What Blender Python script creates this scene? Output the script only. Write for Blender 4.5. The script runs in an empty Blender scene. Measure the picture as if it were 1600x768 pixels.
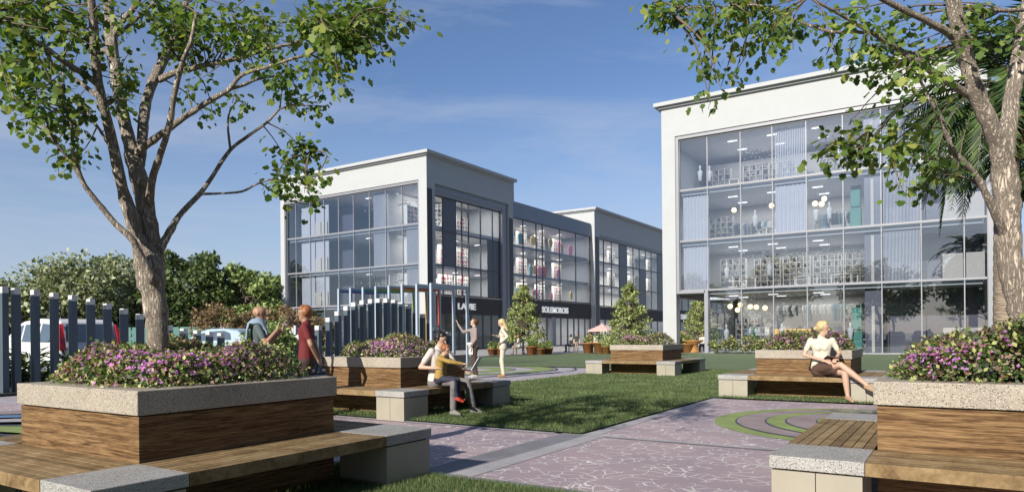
import bpy, math, random
import numpy as np
from mathutils import Vector, Matrix
R_ = math.radians
sc = bpy.context.scene
col = sc.collection
# ---------------------------------------------------------------- camera, light, exposure
F_PX, YH, ROLL, YAW, CAM_H = 1080.49, 522.44, .0092, .5714, 1.2893
FW = np.array([-math.sin(YAW), math.cos(YAW), 0.]); RT = np.array([math.cos(YAW), math.sin(YAW), 0.]); UP = np.array([0, 0, 1.])
CAM = np.array([0, 0, CAM_H])
cam = bpy.data.cameras.new('camera'); camo = bpy.data.objects.new('camera', cam); col.objects.link(camo)
cr, sr = math.cos(ROLL), math.sin(ROLL)
rx = RT*cr - UP*sr; uy = RT*sr + UP*cr; bz = -FW
camo.matrix_world = Matrix(((rx[0], uy[0], bz[0], 0), (rx[1], uy[1], bz[1], 0), (rx[2], uy[2], bz[2], CAM_H), (0, 0, 0, 1)))
cam.sensor_width = 36; cam.lens = F_PX/1600*36; cam.shift_y = (YH-384)/1600
cam.clip_start = .05; cam.clip_end = 2000
sc.camera = camo
SUN_DIR = Vector((.03, 1, -.50)).normalized()          # the way the light travels
SUN_EL = math.asin(-SUN_DIR.z)
w = bpy.data.worlds.new('World'); sc.world = w; w.use_nodes = True
nt = w.node_tree; nt.nodes.clear()
def N(nt, t, **kw):
    n = nt.nodes.new(t)
    for k, v in kw.items(): setattr(n, k, v)
    return n
sky = N(nt, 'ShaderNodeTexSky', sky_type='NISHITA', sun_disc=False, sun_elevation=SUN_EL, altitude=0, air_density=1.0, dust_density=.6, ozone_density=2.2)
sky.sun_rotation = math.atan2(-SUN_DIR.x, -SUN_DIR.y)
tc = N(nt, 'ShaderNodeTexCoord'); mp = N(nt, 'ShaderNodeMapping'); mp.inputs['Scale'].default_value = (1.2, 1.2, 5.5); mp.inputs['Rotation'].default_value = (.35, .15, .4)
no = N(nt, 'ShaderNodeTexNoise'); no.inputs['Scale'].default_value = 1.7; no.inputs['Detail'].default_value = 9; no.inputs['Roughness'].default_value = .62; no.inputs['Distortion'].default_value = .5
rp = N(nt, 'ShaderNodeMapRange'); rp.inputs['From Min'].default_value = .45; rp.inputs['From Max'].default_value = .76; rp.inputs['To Max'].default_value = .55
sx = N(nt, 'ShaderNodeSeparateXYZ'); hz = N(nt, 'ShaderNodeMapRange'); hz.inputs['From Min'].default_value = 0.0; hz.inputs['From Max'].default_value = .34; hz.inputs['To Min'].default_value = .7; hz.inputs['To Max'].default_value = 0
ad = N(nt, 'ShaderNodeMath', operation='ADD', use_clamp=True)
mul = N(nt, 'ShaderNodeMath', operation='MULTIPLY')
hs = N(nt, 'ShaderNodeMath', operation='MULTIPLY'); hs.inputs[1].default_value = .75
mx = N(nt, 'ShaderNodeMixRGB'); mx.inputs['Color2'].default_value = (4.6, 5.2, 6.5, 1)
tint = N(nt, 'ShaderNodeMixRGB', blend_type='MULTIPLY'); tint.inputs['Fac'].default_value = 1; tint.inputs['Color2'].default_value = (.90, .98, 1.16, 1)
bg = N(nt, 'ShaderNodeBackground'); bg.inputs['Strength'].default_value = .071
wo = N(nt, 'ShaderNodeOutputWorld')
L = nt.links.new
L(tc.outputs['Generated'], mp.inputs[0]); L(mp.outputs[0], no.inputs[0]); L(no.outputs[0], rp.inputs[0])
L(tc.outputs['Generated'], sx.inputs[0]); L(sx.outputs['Z'], hz.inputs[0])
L(hz.outputs[0], hs.inputs[0]); L(rp.outputs[0], ad.inputs[0]); L(hs.outputs[0], ad.inputs[1])
L(ad.outputs[0], mx.inputs['Fac']); L(sky.outputs[0], tint.inputs['Color1']); L(tint.outputs[0], mx.inputs['Color1']); L(mx.outputs[0], bg.inputs[0]); L(bg.outputs[0], wo.inputs[0])
sun = bpy.data.lights.new('sun', 'SUN'); sun.energy = 5.0; sun.angle = R_(.5); sun.color = (1, .93, .82)
suno = bpy.data.objects.new('sun', sun); col.objects.link(suno)
suno.rotation_euler = SUN_DIR.to_track_quat('-Z', 'Y').to_euler()
sc.view_settings.view_transform = 'Standard'; sc.view_settings.look = 'None'; sc.view_settings.gamma = 1
sc.view_settings.exposure = 0.62
sc.cycles.use_denoising = True
sc.cycles.max_bounces = 7; sc.cycles.diffuse_bounces = 2; sc.cycles.glossy_bounces = 3; sc.cycles.transparent_max_bounces = 16
sc.cycles.sample_clamp_indirect = 6
random.seed(5); rng = np.random.default_rng(7)

# ---------------------------------------------------------------- helpers
def at(px, py, d):
    """world point seen at photo pixel (px, py), d metres in front of the camera"""
    a = px-800; b = YH-py
    u = a*cr+b*sr; v = -a*sr+b*cr
    return CAM + (FW + RT*u/F_PX + UP*v/F_PX)*d
def tag(o, label=None, cat=None, group=None, kind=None):
    if label: o['label'] = label
    if cat: o['category'] = cat
    if group: o['group'] = group
    if kind: o['kind'] = kind
    return o
def empty(name, loc=(0, 0, 0), rz=0):
    o = bpy.data.objects.new(name, None); col.objects.link(o); o.location = loc; o.rotation_euler = (0, 0, rz); o.empty_display_size = .3
    return o
def copy_tree(o, parent=None):
    c = o.copy(); col.objects.link(c)
    if parent: c.parent = parent
    for ch in list(o.children): copy_tree(ch, c)
    return c
class MB:
    """collects boxes, tubes and polygons and links them as one mesh"""
    def __init__(s): s.v = []; s.f = []; s.m = []; s.sm = []
    def add(s, vs, fs, mi=0, smooth=False):
        o = len(s.v); s.v += [tuple(float(c) for c in p) for p in vs]
        for f in fs: s.f.append([i+o for i in f]); s.m.append(mi); s.sm.append(smooth)
    def box(s, x0, x1, y0, y1, z0, z1, mi=0, fn=None):
        p = [(x, y, z) for z in (z0, z1) for x, y in ((x0, y0), (x1, y0), (x1, y1), (x0, y1))]
        if fn: p = [fn(*q) for q in p]
        s.add(p, [(3, 2, 1, 0), (4, 5, 6, 7), (0, 1, 5, 4), (1, 2, 6, 5), (2, 3, 7, 6), (3, 0, 4, 7)], mi)
    def tube(s, pts, rad, n=8, mi=0, caps=True, smooth=True):
        pts = [np.array(p, float) for p in pts]
        if not hasattr(rad, '__len__'): rad = [rad]*len(pts)
        rings = []; prev = None
        for i, p in enumerate(pts):
            t = pts[min(i+1, len(pts)-1)]-pts[max(i-1, 0)]; t = t/(np.linalg.norm(t)+1e-9)
            if prev is None:
                a = np.array([0, 0, 1.]) if abs(t[2]) < .9 else np.array([1., 0, 0])
                u = np.cross(t, a)
            else: u = prev-t*np.dot(prev, t)
            u /= np.linalg.norm(u)+1e-9; prev = u; v = np.cross(t, u)
            rings.append([p+(u*math.cos(2*math.pi*k/n)+v*math.sin(2*math.pi*k/n))*rad[i] for k in range(n)])
        vs = [q for r in rings for q in r]; fs = []
        for i in range(len(pts)-1):
            for k in range(n):
                fs.append((i*n+k, i*n+(k+1) % n, (i+1)*n+(k+1) % n, (i+1)*n+k))
        if caps: fs.append(tuple(range(n-1, -1, -1))); fs.append(tuple((len(pts)-1)*n+k for k in range(n)))
        s.add(vs, fs, mi, smooth)
    def lathe(s, prof, c=(0, 0, 0), n=20, mi=0, smooth=True, fn=None):
        vs = []; fs = []
        for r, z in prof:
            for k in range(n):
                a = 2*math.pi*k/n; vs.append((c[0]+r*math.cos(a), c[1]+r*math.sin(a), c[2]+z))
        for i in range(len(prof)-1):
            for k in range(n): fs.append((i*n+k, i*n+(k+1) % n, (i+1)*n+(k+1) % n, (i+1)*n+k))
        fs.append(tuple(range(n-1, -1, -1))); fs.append(tuple((len(prof)-1)*n+k for k in range(n)))
        if fn: vs = [fn(*q) for q in vs]
        s.add(vs, fs, mi, smooth)
    def ball(s, c, r, n=10, mi=0, sc3=(1, 1, 1)):
        pr = []
        m = max(4, n//2)
        vs = []; fs = []
        for i in range(1, m):
            th = math.pi*i/m
            for k in range(n):
                a = 2*math.pi*k/n; vs.append((c[0]+r*sc3[0]*math.sin(th)*math.cos(a), c[1]+r*sc3[1]*math.sin(th)*math.sin(a), c[2]+r*sc3[2]*math.cos(th)))
        top = len(vs); vs.append((c[0], c[1], c[2]+r*sc3[2])); vs.append((c[0], c[1], c[2]-r*sc3[2]))
        for i in range(m-2):
            for k in range(n): fs.append((i*n+k, (i+1)*n+k, (i+1)*n+(k+1) % n, i*n+(k+1) % n))
        for k in range(n):
            fs.append((top, k, (k+1) % n)); fs.append((top+1, (m-2)*n+(k+1) % n, (m-2)*n+k))
        s.add(vs, fs, mi, True)
    def build(s, name, mats, parent=None, bevel=0):
        me = bpy.data.meshes.new(name); me.from_pydata(s.v, [], s.f)
        if not isinstance(mats, (list, tuple)): mats = [mats]
        for m in mats: me.materials.append(m)
        me.polygons.foreach_set('material_index', s.m); me.polygons.foreach_set('use_smooth', s.sm); me.update()
        o = bpy.data.objects.new(name, me); col.objects.link(o)
        if parent: o.parent = parent
        if bevel:
            b = o.modifiers.new('b', 'BEVEL'); b.width = bevel; b.segments = 2; b.limit_method = 'ANGLE'
        return o
def mesh_np(name, V, nper, mats, parent=None, mi=None, smooth=False):
    """V: (n_faces*nper, 3) array, every nper verts one polygon"""
    V = np.asarray(V, np.float32); nf = len(V)//nper
    me = bpy.data.meshes.new(name); me.vertices.add(len(V)); me.vertices.foreach_set('co', V.ravel())
    me.loops.add(len(V)); me.loops.foreach_set('vertex_index', np.arange(len(V), dtype=np.int32))
    me.polygons.add(nf); me.polygons.foreach_set('loop_start', np.arange(nf, dtype=np.int32)*nper)
    if not isinstance(mats, (list, tuple)): mats = [mats]
    for m in mats: me.materials.append(m)
    if mi is not None: me.polygons.foreach_set('material_index', np.asarray(mi, np.int32))
    me.update(calc_edges=True)
    o = bpy.data.objects.new(name, me); col.objects.link(o)
    if parent: o.parent = parent
    return o
LEAF4 = np.array([(0, 0, 0), (.34, .45, .07), (0, 1, -.03), (-.34, .45, .07)])
LEAFM = np.array([(0, .0, 0), (.34, -.02, .03), (.36, .26, .0), (.60, .44, .07), (.38, .60, .02), (.30, .84, -.01), (0, 1.02, -.09), (-.30, .84, -.01), (-.38, .60, .02), (-.60, .44, .07), (-.36, .26, 0), (-.34, -.02, .03)])
BLADE3 = np.array([(-.5, 0, 0), (.5, 0, 0), (0, 1, 0)])
def unit(a): return a/(np.linalg.norm(a, axis=-1, keepdims=True)+1e-9)
def leaf_verts(P, Ydir, Nrm, size, T=LEAF4):
    Ydir = unit(Ydir); X = unit(np.cross(Ydir, Nrm)); Z = np.cross(X, Ydir)
    s = size[:, None, None]
    V = P[:, None, :] + s*(T[None, :, 0:1]*X[:, None, :] + T[None, :, 1:2]*Ydir[:, None, :] + T[None, :, 2:3]*Z[:, None, :])
    return V.reshape(-1, 3)

# ---------------------------------------------------------------- materials
def newmat(name):
    m = bpy.data.materials.new(name); m.use_nodes = True
    nt = m.node_tree; b = nt.nodes['Principled BSDF']
    return m, nt, b, nt.links.new
def ramp(nt, stops, interp='LINEAR'):
    r = N(nt, 'ShaderNodeValToRGB'); r.color_ramp.interpolation = interp
    e = r.color_ramp.elements
    while len(e) > 1: e.remove(e[-1])
    e[0].position = stops[0][0]; e[0].color = (*stops[0][1], 1)
    for p, c in stops[1:]:
        x = e.new(p); x.color = (*c, 1)
    return r
def noise(nt, scale, detail=4, rough=.5, vec=None, dist=0):
    n = N(nt, 'ShaderNodeTexNoise'); n.inputs['Scale'].default_value = scale; n.inputs['Detail'].default_value = detail
    n.inputs['Roughness'].default_value = rough; n.inputs['Distortion'].default_value = dist
    if vec: nt.links.new(vec, n.inputs['Vector'])
    return n
def pos(nt, scale=None, rot=None):
    g = N(nt, 'ShaderNodeNewGeometry'); o = g.outputs['Position']
    if scale is not None:
        m = N(nt, 'ShaderNodeMapping'); m.inputs['Scale'].default_value = scale
        if rot: m.inputs['Rotation'].default_value = rot
        nt.links.new(o, m.inputs[0]); o = m.outputs[0]
    return o
def bump(nt, b, h, strength=.4, dist=.02):
    n = N(nt, 'ShaderNodeBump'); n.inputs['Strength'].default_value = strength; n.inputs['Distance'].default_value = dist
    nt.links.new(h, n.inputs['Height']); nt.links.new(n.outputs[0], b.inputs['Normal'])
KA = .69                                     # everything a little darker than first guessed, the picture exposed up instead
def plain(name, c, rough=.6, metal=0, var=.12, vs=6, bmp=0):
    m, nt, b, L = newmat(name); c = tuple(x*KA for x in c)
    n = noise(nt, vs, 6, .6, pos(nt))
    r = ramp(nt, [(.3, tuple(x*(1-var) for x in c)), (.7, tuple(min(1, x*(1+var)) for x in c))])
    L(n.outputs[0], r.inputs[0]); L(r.outputs[0], b.inputs['Base Color'])
    b.inputs['Roughness'].default_value = rough; b.inputs['Metallic'].default_value = metal
    if bmp: bump(nt, b, noise(nt, vs*12, 4, .6, pos(nt)).outputs[0], bmp, .01)
    return m
def terrazzo(name, c, chip=(.09, .07, .055), light=(.52, .49, .43), scale=85, thr=.33):
    m, nt, b, L = newmat(name)
    c = tuple(x*KA for x in c); p = pos(nt)
    n = noise(nt, 3, 5, .6, p); r = ramp(nt, [(.3, tuple(x*.82 for x in c)), (.7, tuple(x*1.08 for x in c))]); L(n.outputs[0], r.inputs[0])
    last = r.outputs[0]
    for k, (sca, th, cc, dens) in enumerate(((scale, thr, chip, .52), (scale*.62, thr*.8, tuple(x*1.4 for x in chip), .66), (scale*1.35, thr*.95, light, .5))):
        v = N(nt, 'ShaderNodeTexVoronoi'); v.inputs['Scale'].default_value = sca; L(p, v.inputs['Vector'])
        a = N(nt, 'ShaderNodeMath', operation='LESS_THAN'); a.inputs[1].default_value = th; L(v.outputs['Distance'], a.inputs[0])
        sp = N(nt, 'ShaderNodeSeparateColor'); L(v.outputs['Color'], sp.inputs[0])
        q = N(nt, 'ShaderNodeMath', operation='GREATER_THAN'); q.inputs[1].default_value = dens; L(sp.outputs[0], q.inputs[0])
        mm = N(nt, 'ShaderNodeMath', operation='MULTIPLY'); L(a.outputs[0], mm.inputs[0]); L(q.outputs[0], mm.inputs[1])
        x = N(nt, 'ShaderNodeMixRGB'); x.inputs['Color2'].default_value = (*cc, 1); L(mm.outputs[0], x.inputs['Fac']); L(last, x.inputs['Color1']); last = x.outputs[0]
    L(last, b.inputs['Base Color']); b.inputs['Roughness'].default_value = .7; b.inputs['Specular IOR Level'].default_value = .25
    bump(nt, b, n.outputs[0], .15, .01)
    return m
def wood(name, stops, scale=(1.2, 1.2, 26), dist=1.2, rough=.5, island=False):
    m, nt, b, L = newmat(name)
    p = pos(nt, scale)
    n = noise(nt, 1.6, 9, .62, p, dist)
    n2 = noise(nt, 9, 5, .6, p, .4)
    mm = N(nt, 'ShaderNodeMixRGB'); mm.inputs['Fac'].default_value = .35; L(n.outputs[0], mm.inputs['Color1']); L(n2.outputs[0], mm.inputs['Color2'])
    r = ramp(nt, stops); L(mm.outputs[0], r.inputs[0]); last = r.outputs[0]
    if island:
        g = N(nt, 'ShaderNodeNewGeometry'); h = N(nt, 'ShaderNodeHueSaturation'); mr = N(nt, 'ShaderNodeMapRange'); mr.inputs['To Min'].default_value = .72; mr.inputs['To Max'].default_value = 1.22
        L(g.outputs['Random Per Island'], mr.inputs[0]); L(mr.outputs[0], h.inputs['Value']); L(last, h.inputs['Color']); last = h.outputs[0]
    L(last, b.inputs['Base Color']); b.inputs['Roughness'].default_value = .75; b.inputs['Specular IOR Level'].default_value = .15
    bump(nt, b, mm.outputs[0], .25, .006)
    return m
def leafmat(name, stops, transl=.35, rough=.5):
    m, nt, b, L = newmat(name)
    g = N(nt, 'ShaderNodeNewGeometry'); r = ramp(nt, stops); L(g.outputs['Random Per Island'], r.inputs[0])
    n = noise(nt, 1.3, 3, .5, pos(nt)); h = N(nt, 'ShaderNodeHueSaturation'); mr = N(nt, 'ShaderNodeMapRange'); mr.inputs['From Min'].default_value = .3; mr.inputs['From Max'].default_value = .7
    mr.inputs['To Min'].default_value = .7; mr.inputs['To Max'].default_value = 1.35; L(n.outputs[0], mr.inputs[0]); L(mr.outputs[0], h.inputs['Value']); L(r.outputs[0], h.inputs['Color'])
    L(h.outputs[0], b.inputs['Base Color']); b.inputs['Roughness'].default_value = rough
    if 'Specular IOR Level' in b.inputs: b.inputs['Specular IOR Level'].default_value = .35
    t = N(nt, 'ShaderNodeBsdfTranslucent'); tm = N(nt, 'ShaderNodeMixRGB', blend_type='MULTIPLY'); tm.inputs['Fac'].default_value = 1; tm.inputs['Color2'].default_value = (1.5, 1.6, .7, 1)
    L(h.outputs[0], tm.inputs['Color1']); L(tm.outputs[0], t.inputs[0])
    ms = N(nt, 'ShaderNodeMixShader'); ms.inputs[0].default_value = transl
    L(b.outputs[0], ms.inputs[1]); L(t.outputs[0], ms.inputs[2]); L(ms.outputs[0], nt.nodes['Material Output'].inputs[0])
    return m
def barkmat(name, c1, c2, zs=.22, scale=26):
    m, nt, b, L = newmat(name)
    p = pos(nt, (1, 1, zs))
    wn = noise(nt, 5, 3, .5, p); ws = N(nt, 'ShaderNodeVectorMath', operation='MULTIPLY_ADD'); ws.inputs[1].default_value = (.16, .16, .10)
    L(wn.outputs['Color'], ws.inputs[0]); L(p, ws.inputs[2])
    v = N(nt, 'ShaderNodeTexVoronoi', feature='DISTANCE_TO_EDGE'); v.inputs['Scale'].default_value = scale; L(ws.outputs[0], v.inputs['Vector'])
    n = noise(nt, 30, 6, .65, p)
    if scale > 10:
        n1 = noise(nt, scale*.95, 7, .62, ws.outputs[0], .5)
        s1 = N(nt, 'ShaderNodeMath', operation='MULTIPLY_ADD'); s1.inputs[1].default_value = 2; s1.inputs[2].default_value = -1; L(n1.outputs[0], s1.inputs[0])
        v = N(nt, 'ShaderNodeMath', operation='ABSOLUTE'); L(s1.outputs[0], v.inputs[0])
    mr = N(nt, 'ShaderNodeMapRange'); mr.inputs['From Max'].default_value = .24; L(v.outputs[0], mr.inputs[0])
    mm = N(nt, 'ShaderNodeMixRGB'); mm.inputs['Fac'].default_value = .4; L(mr.outputs[0], mm.inputs['Color1']); L(n.outputs[0], mm.inputs['Color2'])
    r = ramp(nt, [(.15, c1), (.75, c2)]); L(mm.outputs[0], r.inputs[0]); L(r.outputs[0], b.inputs['Base Color']); b.inputs['Roughness'].default_value = .9
    bump(nt, b, mm.outputs[0], .9, .02)
    return m
def glassmat(name, tint=(.9, .93, .95), refl=1.0, rough=0.0, base=.06):
    m, nt, b, L = newmat(name); nt.nodes.remove(b)
    t = N(nt, 'ShaderNodeBsdfTransparent'); t.inputs[0].default_value = (*tint, 1)
    g = N(nt, 'ShaderNodeBsdfGlossy'); g.inputs['Roughness'].default_value = rough; g.inputs[0].default_value = (.95, .97, 1, 1)
    ge = N(nt, 'ShaderNodeNewGeometry'); dt = N(nt, 'ShaderNodeVectorMath', operation='DOT_PRODUCT'); L(ge.outputs['Incoming'], dt.inputs[0]); L(ge.outputs['Normal'], dt.inputs[1])
    ab = N(nt, 'ShaderNodeMath', operation='ABSOLUTE'); L(dt.outputs['Value'], ab.inputs[0]); on = N(nt, 'ShaderNodeMath', operation='SUBTRACT'); on.inputs[0].default_value = 1; L(ab.outputs[0], on.inputs[1])
    fr = N(nt, 'ShaderNodeMath', operation='POWER'); fr.inputs[1].default_value = 5; L(on.outputs[0], fr.inputs[0])
    a = N(nt, 'ShaderNodeMath', operation='MULTIPLY_ADD', use_clamp=True); a.inputs[1].default_value = refl; a.inputs[2].default_value = base
    ms = N(nt, 'ShaderNodeMixShader'); L(fr.outputs[0], a.inputs[0]); L(a.outputs[0], ms.inputs[0]); L(t.outputs[0], ms.inputs[1]); L(g.outputs[0], ms.inputs[2])
    L(ms.outputs[0], nt.nodes['Material Output'].inputs[0])
    return m
def emis(name, c, s):
    m, nt, b, L = newmat(name); b.inputs['Base Color'].default_value = (*c, 1); b.inputs['Emission Color'].default_value = (*c, 1); b.inputs['Emission Strength'].default_value = s
    return m
M = {}
M['terr'] = terrazzo('terrazzo', (.44, .39, .32))
M['terr_grey'] = terrazzo('terrazzo_slab', (.40, .39, .37), chip=(.07, .07, .07), light=(.5, .5, .49))
M['wood'] = wood('oiled_timber', [(.34, (.022, .011, .005)), (.43, (.075, .040, .018)), (.53, (.165, .098, .046)), (.63, (.25, .16, .08))])
M['slat'] = wood('bench_slats', [(.3, (.075, .045, .02)), (.5, (.19, .13, .065)), (.7, (.29, .215, .12))], scale=(3, 3, 3), dist=.6, island=True)
M['tile'] = plain('beige_cladding', (.38, .35, .275), .5, var=.08, vs=3)
M['joint'] = plain('dark_joint', (.03, .03, .03), .8)
M['soil'] = plain('soil', (.035, .025, .018), .95, var=.4, vs=30, bmp=.6)
M['white'] = plain('white_render', (.49, .51, .525), .7, var=.025, vs=1.2)
M['grey'] = plain('grey_metal', (.30, .31, .35), .4, var=.05, vs=2)
M['dark'] = plain('dark_cladding', (.075, .068, .07), .85, var=.12, vs=2)
M['darkmul'] = plain('dark_mullion', (.05, .055, .07), .4, var=.05)
M['parapet'] = plain('grey_parapet', (.27, .32, .40), .6, var=.05, vs=2)
M['slab'] = plain('floor_slab', (.5, .5, .5), .7, var=.05)
M['inwall'] = plain('interior_wall', (.66, .64, .60), .8, var=.03)
M['infloor'] = plain('interior_floor', (.30, .27, .24), .5, var=.1)
M['panel'] = plain('dark_panel', (.09, .09, .12), .35, var=.08)
M['blind'] = plain('pale_blind', (.50, .50, .54), .6, var=.05)
M['box'] = plain('beige_board', (.55, .50, .44), .7, var=.04)
M['shelf'] = plain('shelf_paint', (.72, .69, .62), .6, var=.05)
M['glass'] = glassmat('facade_glass', (.90, .93, .97), .8, 0, .10)
M['glass2'] = glassmat('side_glass', (.94, .95, .98), .6, 0, .04)
M['carglass'] = glassmat('car_glass', (.12, .15, .18), .9, 0, .06)
M['cap'] = plain('post_cap', (.72, .72, .68), .6)  # pale tone for the sunlit ends of the dark posts
M['post'] = plain('post_paint', (.085, .12, .15), .55, var=.08, vs=3)
M['frame'] = plain('portal_paint', (.46, .55, .66), .4, var=.04)
M['carwhite'] = plain('car_white', (.78, .79, .80), .25, var=.02)
M['carblue'] = plain('car_blue', (.42, .55, .62), .25, var=.02)
M['rubber'] = plain('rubber', (.02, .02, .02), .8)
M['chrome'] = plain('alloy', (.5, .5, .52), .3, .8)
M['red'] = plain('red_lens', (.5, .02, .02), .2)
M['black'] = plain('black_trim', (.015, .015, .017), .4)
M['bark'] = barkmat('bark', (.12, .095, .075), (.50, .43, .35), zs=.16, scale=55)
M['barkfar'] = plain('bark_far', (.16, .12, .09), .9, var=.3, vs=8)
M['palmbark'] = barkmat('palm_bark', (.15, .11, .08), (.30, .24, .18), zs=9, scale=2.2)
M['leaf'] = leafmat('maple_leaves', [(0, (.035, .075, .014)), (.45, (.085, .145, .026)), (.82, (.145, .205, .04)), (1, (.24, .26, .06))])
M['hleaf'] = leafmat('hedge_leaves', [(0, (.02, .05, .012)), (.3, (.06, .11, .025)), (.5, (.13, .18, .045)), (.6, (.14, .06, .05)), (.68, (.30, .34, .11)), (.85, (.45, .46, .2)), (.93, (.20, .08, .10)), (1, (.26, .20, .14))], .25)
M['flower'] = leafmat('blossom', [(0, (.20, .04, .28)), (.3, (.36, .14, .50)), (.55, (.56, .22, .46)), (.75, (.40, .06, .18)), (.9, (.66, .42, .60)), (1, (.18, .07, .42))], .3)
M['turfblade'] = leafmat('grass_blades', [(0, (.045, .08, .026)), (.5, (.085, .13, .045)), (.85, (.135, .175, .07)), (1, (.24, .23, .12))], .3, .6)
FAR = {}
for k, st in dict(olive=[(0, (.09, .11, .06)), (.5, (.20, .23, .12)), (1, (.38, .40, .26))], dark=[(0, (.03, .05, .016)), (.6, (.075, .11, .035)), (1, (.14, .18, .07))],
                  lime=[(0, (.06, .10, .03)), (.5, (.16, .22, .07)), (1, (.30, .36, .14))], russet=[(0, (.10, .06, .03)), (.5, (.22, .14, .08)), (.8, (.30, .21, .13)), (1, (.16, .18, .06))],
                  street=[(0, (.07, .10, .03)), (.5, (.20, .24, .08)), (1, (.42, .44, .20))], palm=[(0, (.015, .04, .01)), (.6, (.04, .08, .02)), (1, (.12, .17, .04))]).items():
    FAR[k] = leafmat('foliage_'+k, st, .25, .6)
# ================================================================ GROUND
def sheet(name, pts, z, mat, kind='structure'):
    b = MB(); b.add([(x, y, z) for x, y in pts], [tuple(range(len(pts)))]); o = b.build(name, mat); tag(o, kind=kind); return o
def rect(x0, x1, y0, y1): return [(x0, y0), (x1, y0), (x1, y1), (x0, y1)]
def grassmat():
    m, nt, b, L = newmat('lawn')
    p = pos(nt)
    n = noise(nt, 45, 6, .7, p); n2 = noise(nt, .5, 6, .65, p); n3 = noise(nt, 9, 4, .6, p)
    r = ramp(nt, [(.3, (.05, .08, .032)), (.5, (.095, .135, .058)), (.72, (.15, .19, .09))]); L(n.outputs[0], r.inputs[0])
    mr = N(nt, 'ShaderNodeMapRange'); mr.inputs['From Min'].default_value = .3; mr.inputs['From Max'].default_value = .7; mr.inputs['To Min'].default_value = .7; mr.inputs['To Max'].default_value = 1.4
    mm = N(nt, 'ShaderNodeMath', operation='ADD'); ml = N(nt, 'ShaderNodeMath', operation='MULTIPLY'); ml.inputs[1].default_value = .5
    L(n2.outputs[0], mm.inputs[0]); L(n3.outputs[0], mm.inputs[1]); L(mm.outputs[0], ml.inputs[0]); L(ml.outputs[0], mr.inputs[0])
    h = N(nt, 'ShaderNodeHueSaturation'); L(mr.outputs[0], h.inputs['Value']); L(r.outputs[0], h.inputs['Color']); L(h.outputs[0], b.inputs['Base Color'])
    b.inputs['Roughness'].default_value = .9
    bump(nt, b, n.outputs[0], 1.0, .05)
    return m
def pavemat():
    m, nt, b, L = newmat('crazy_paving')
    p = pos(nt)
    wn = noise(nt, 1.6, 3, .5, p); ws = N(nt, 'ShaderNodeVectorMath', operation='MULTIPLY_ADD'); ws.inputs[1].default_value = (.34, .34, 0)
    L(wn.outputs['Color'], ws.inputs[0]); L(p, ws.inputs[2])
    mp = N(nt, 'ShaderNodeMapping'); mp.inputs['Scale'].default_value = (1, 1, 0); L(ws.outputs[0], mp.inputs[0])
    v = N(nt, 'ShaderNodeTexVoronoi', feature='DISTANCE_TO_EDGE'); v.inputs['Scale'].default_value = 6.4; L(mp.outputs[0], v.inputs['Vector'])
    a = N(nt, 'ShaderNodeMapRange'); a.inputs['From Min'].default_value = .012; a.inputs['From Max'].default_value = .03; a.inputs['To Min'].default_value = 1; a.inputs['To Max'].default_value = 0; L(v.outputs[0], a.inputs[0])
    bn = noise(nt, 2.8, 3, .5, p); bm = N(nt, 'ShaderNodeMapRange'); bm.inputs['From Min'].default_value = .43; bm.inputs['From Max'].default_value = .49; L(bn.outputs[0], bm.inputs[0])
    k = N(nt, 'ShaderNodeMath', operation='MULTIPLY'); L(a.outputs[0], k.inputs[0]); L(bm.outputs[0], k.inputs[1])
    v2 = N(nt, 'ShaderNodeTexVoronoi'); v2.inputs['Scale'].default_value = 4.3; L(mp.outputs[0], v2.inputs['Vector'])
    sp = noise(nt, 130, 3, .75, p)
    r = ramp(nt, [(.3, (.12, .09, .10)), (.5, (.32, .26, .275)), (.7, (.46, .39, .40))]); L(sp.outputs[0], r.inputs[0])
    big = noise(nt, .8, 3, .5, p); st = ramp(nt, [(.35, (.82, .80, .86)), (.65, (1.08, 1.03, 1.0))]); L(big.outputs[0], st.inputs[0])
    q = N(nt, 'ShaderNodeMixRGB', blend_type='MULTIPLY'); q.inputs['Fac'].default_value = 1; L(r.outputs[0], q.inputs['Color1']); L(st.outputs[0], q.inputs['Color2'])
    x = N(nt, 'ShaderNodeMixRGB'); x.inputs['Color2'].default_value = (.62, .60, .58, 1); L(k.outputs[0], x.inputs['Fac']); L(q.outputs[0], x.inputs['Color1'])
    L(x.outputs[0], b.inputs['Base Color']); b.inputs['Roughness'].default_value = .75
    bump(nt, b, sp.outputs[0], .25, .01)
    return m
M['lawn'] = grassmat(); M['pave'] = pavemat()
def granular(name, c, s=150):
    m, nt, b, L = newmat(name); n = noise(nt, s, 3, .75, pos(nt)); n2 = noise(nt, 2, 4, .6, pos(nt))
    mm = N(nt, 'ShaderNodeMixRGB'); mm.inputs['Fac'].default_value = .35; L(n.outputs[0], mm.inputs['Color1']); L(n2.outputs[0], mm.inputs['Color2'])
    c = tuple(x*KA for x in c); r = ramp(nt, [(.32, tuple(x*.45 for x in c)), (.5, c), (.68, tuple(min(1, x*1.5) for x in c))]); L(mm.outputs[0], r.inputs[0]); L(r.outputs[0], b.inputs['Base Color']); b.inputs['Roughness'].default_value = .8
    return m
M['band'] = granular('dark_band', (.23, .225, .25)); M['edge'] = granular('light_band', (.42, .40, .42)); M['path'] = granular('play_path', (.46, .42, .45), 60)
M['street'] = granular('street_paving', (.40, .39, .38), 20); M['asphalt'] = granular('asphalt', (.055, .055, .06), 60)
M['limep'] = granular('lime_rubber', (.26, .34, .10)); M['navyp'] = granular('navy_line', (.05, .05, .12)); M['mauvep'] = granular('mauve_rubber', (.33, .26, .26)); M['bluep'] = granular('blue_rubber', (.12, .25, .42))
M['kerb'] = granular('kerb_stone', (.45, .44, .42), 40)
sheet('ground', rect(-700, 500, -400, 900), -.03, M['lawn'])
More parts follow.
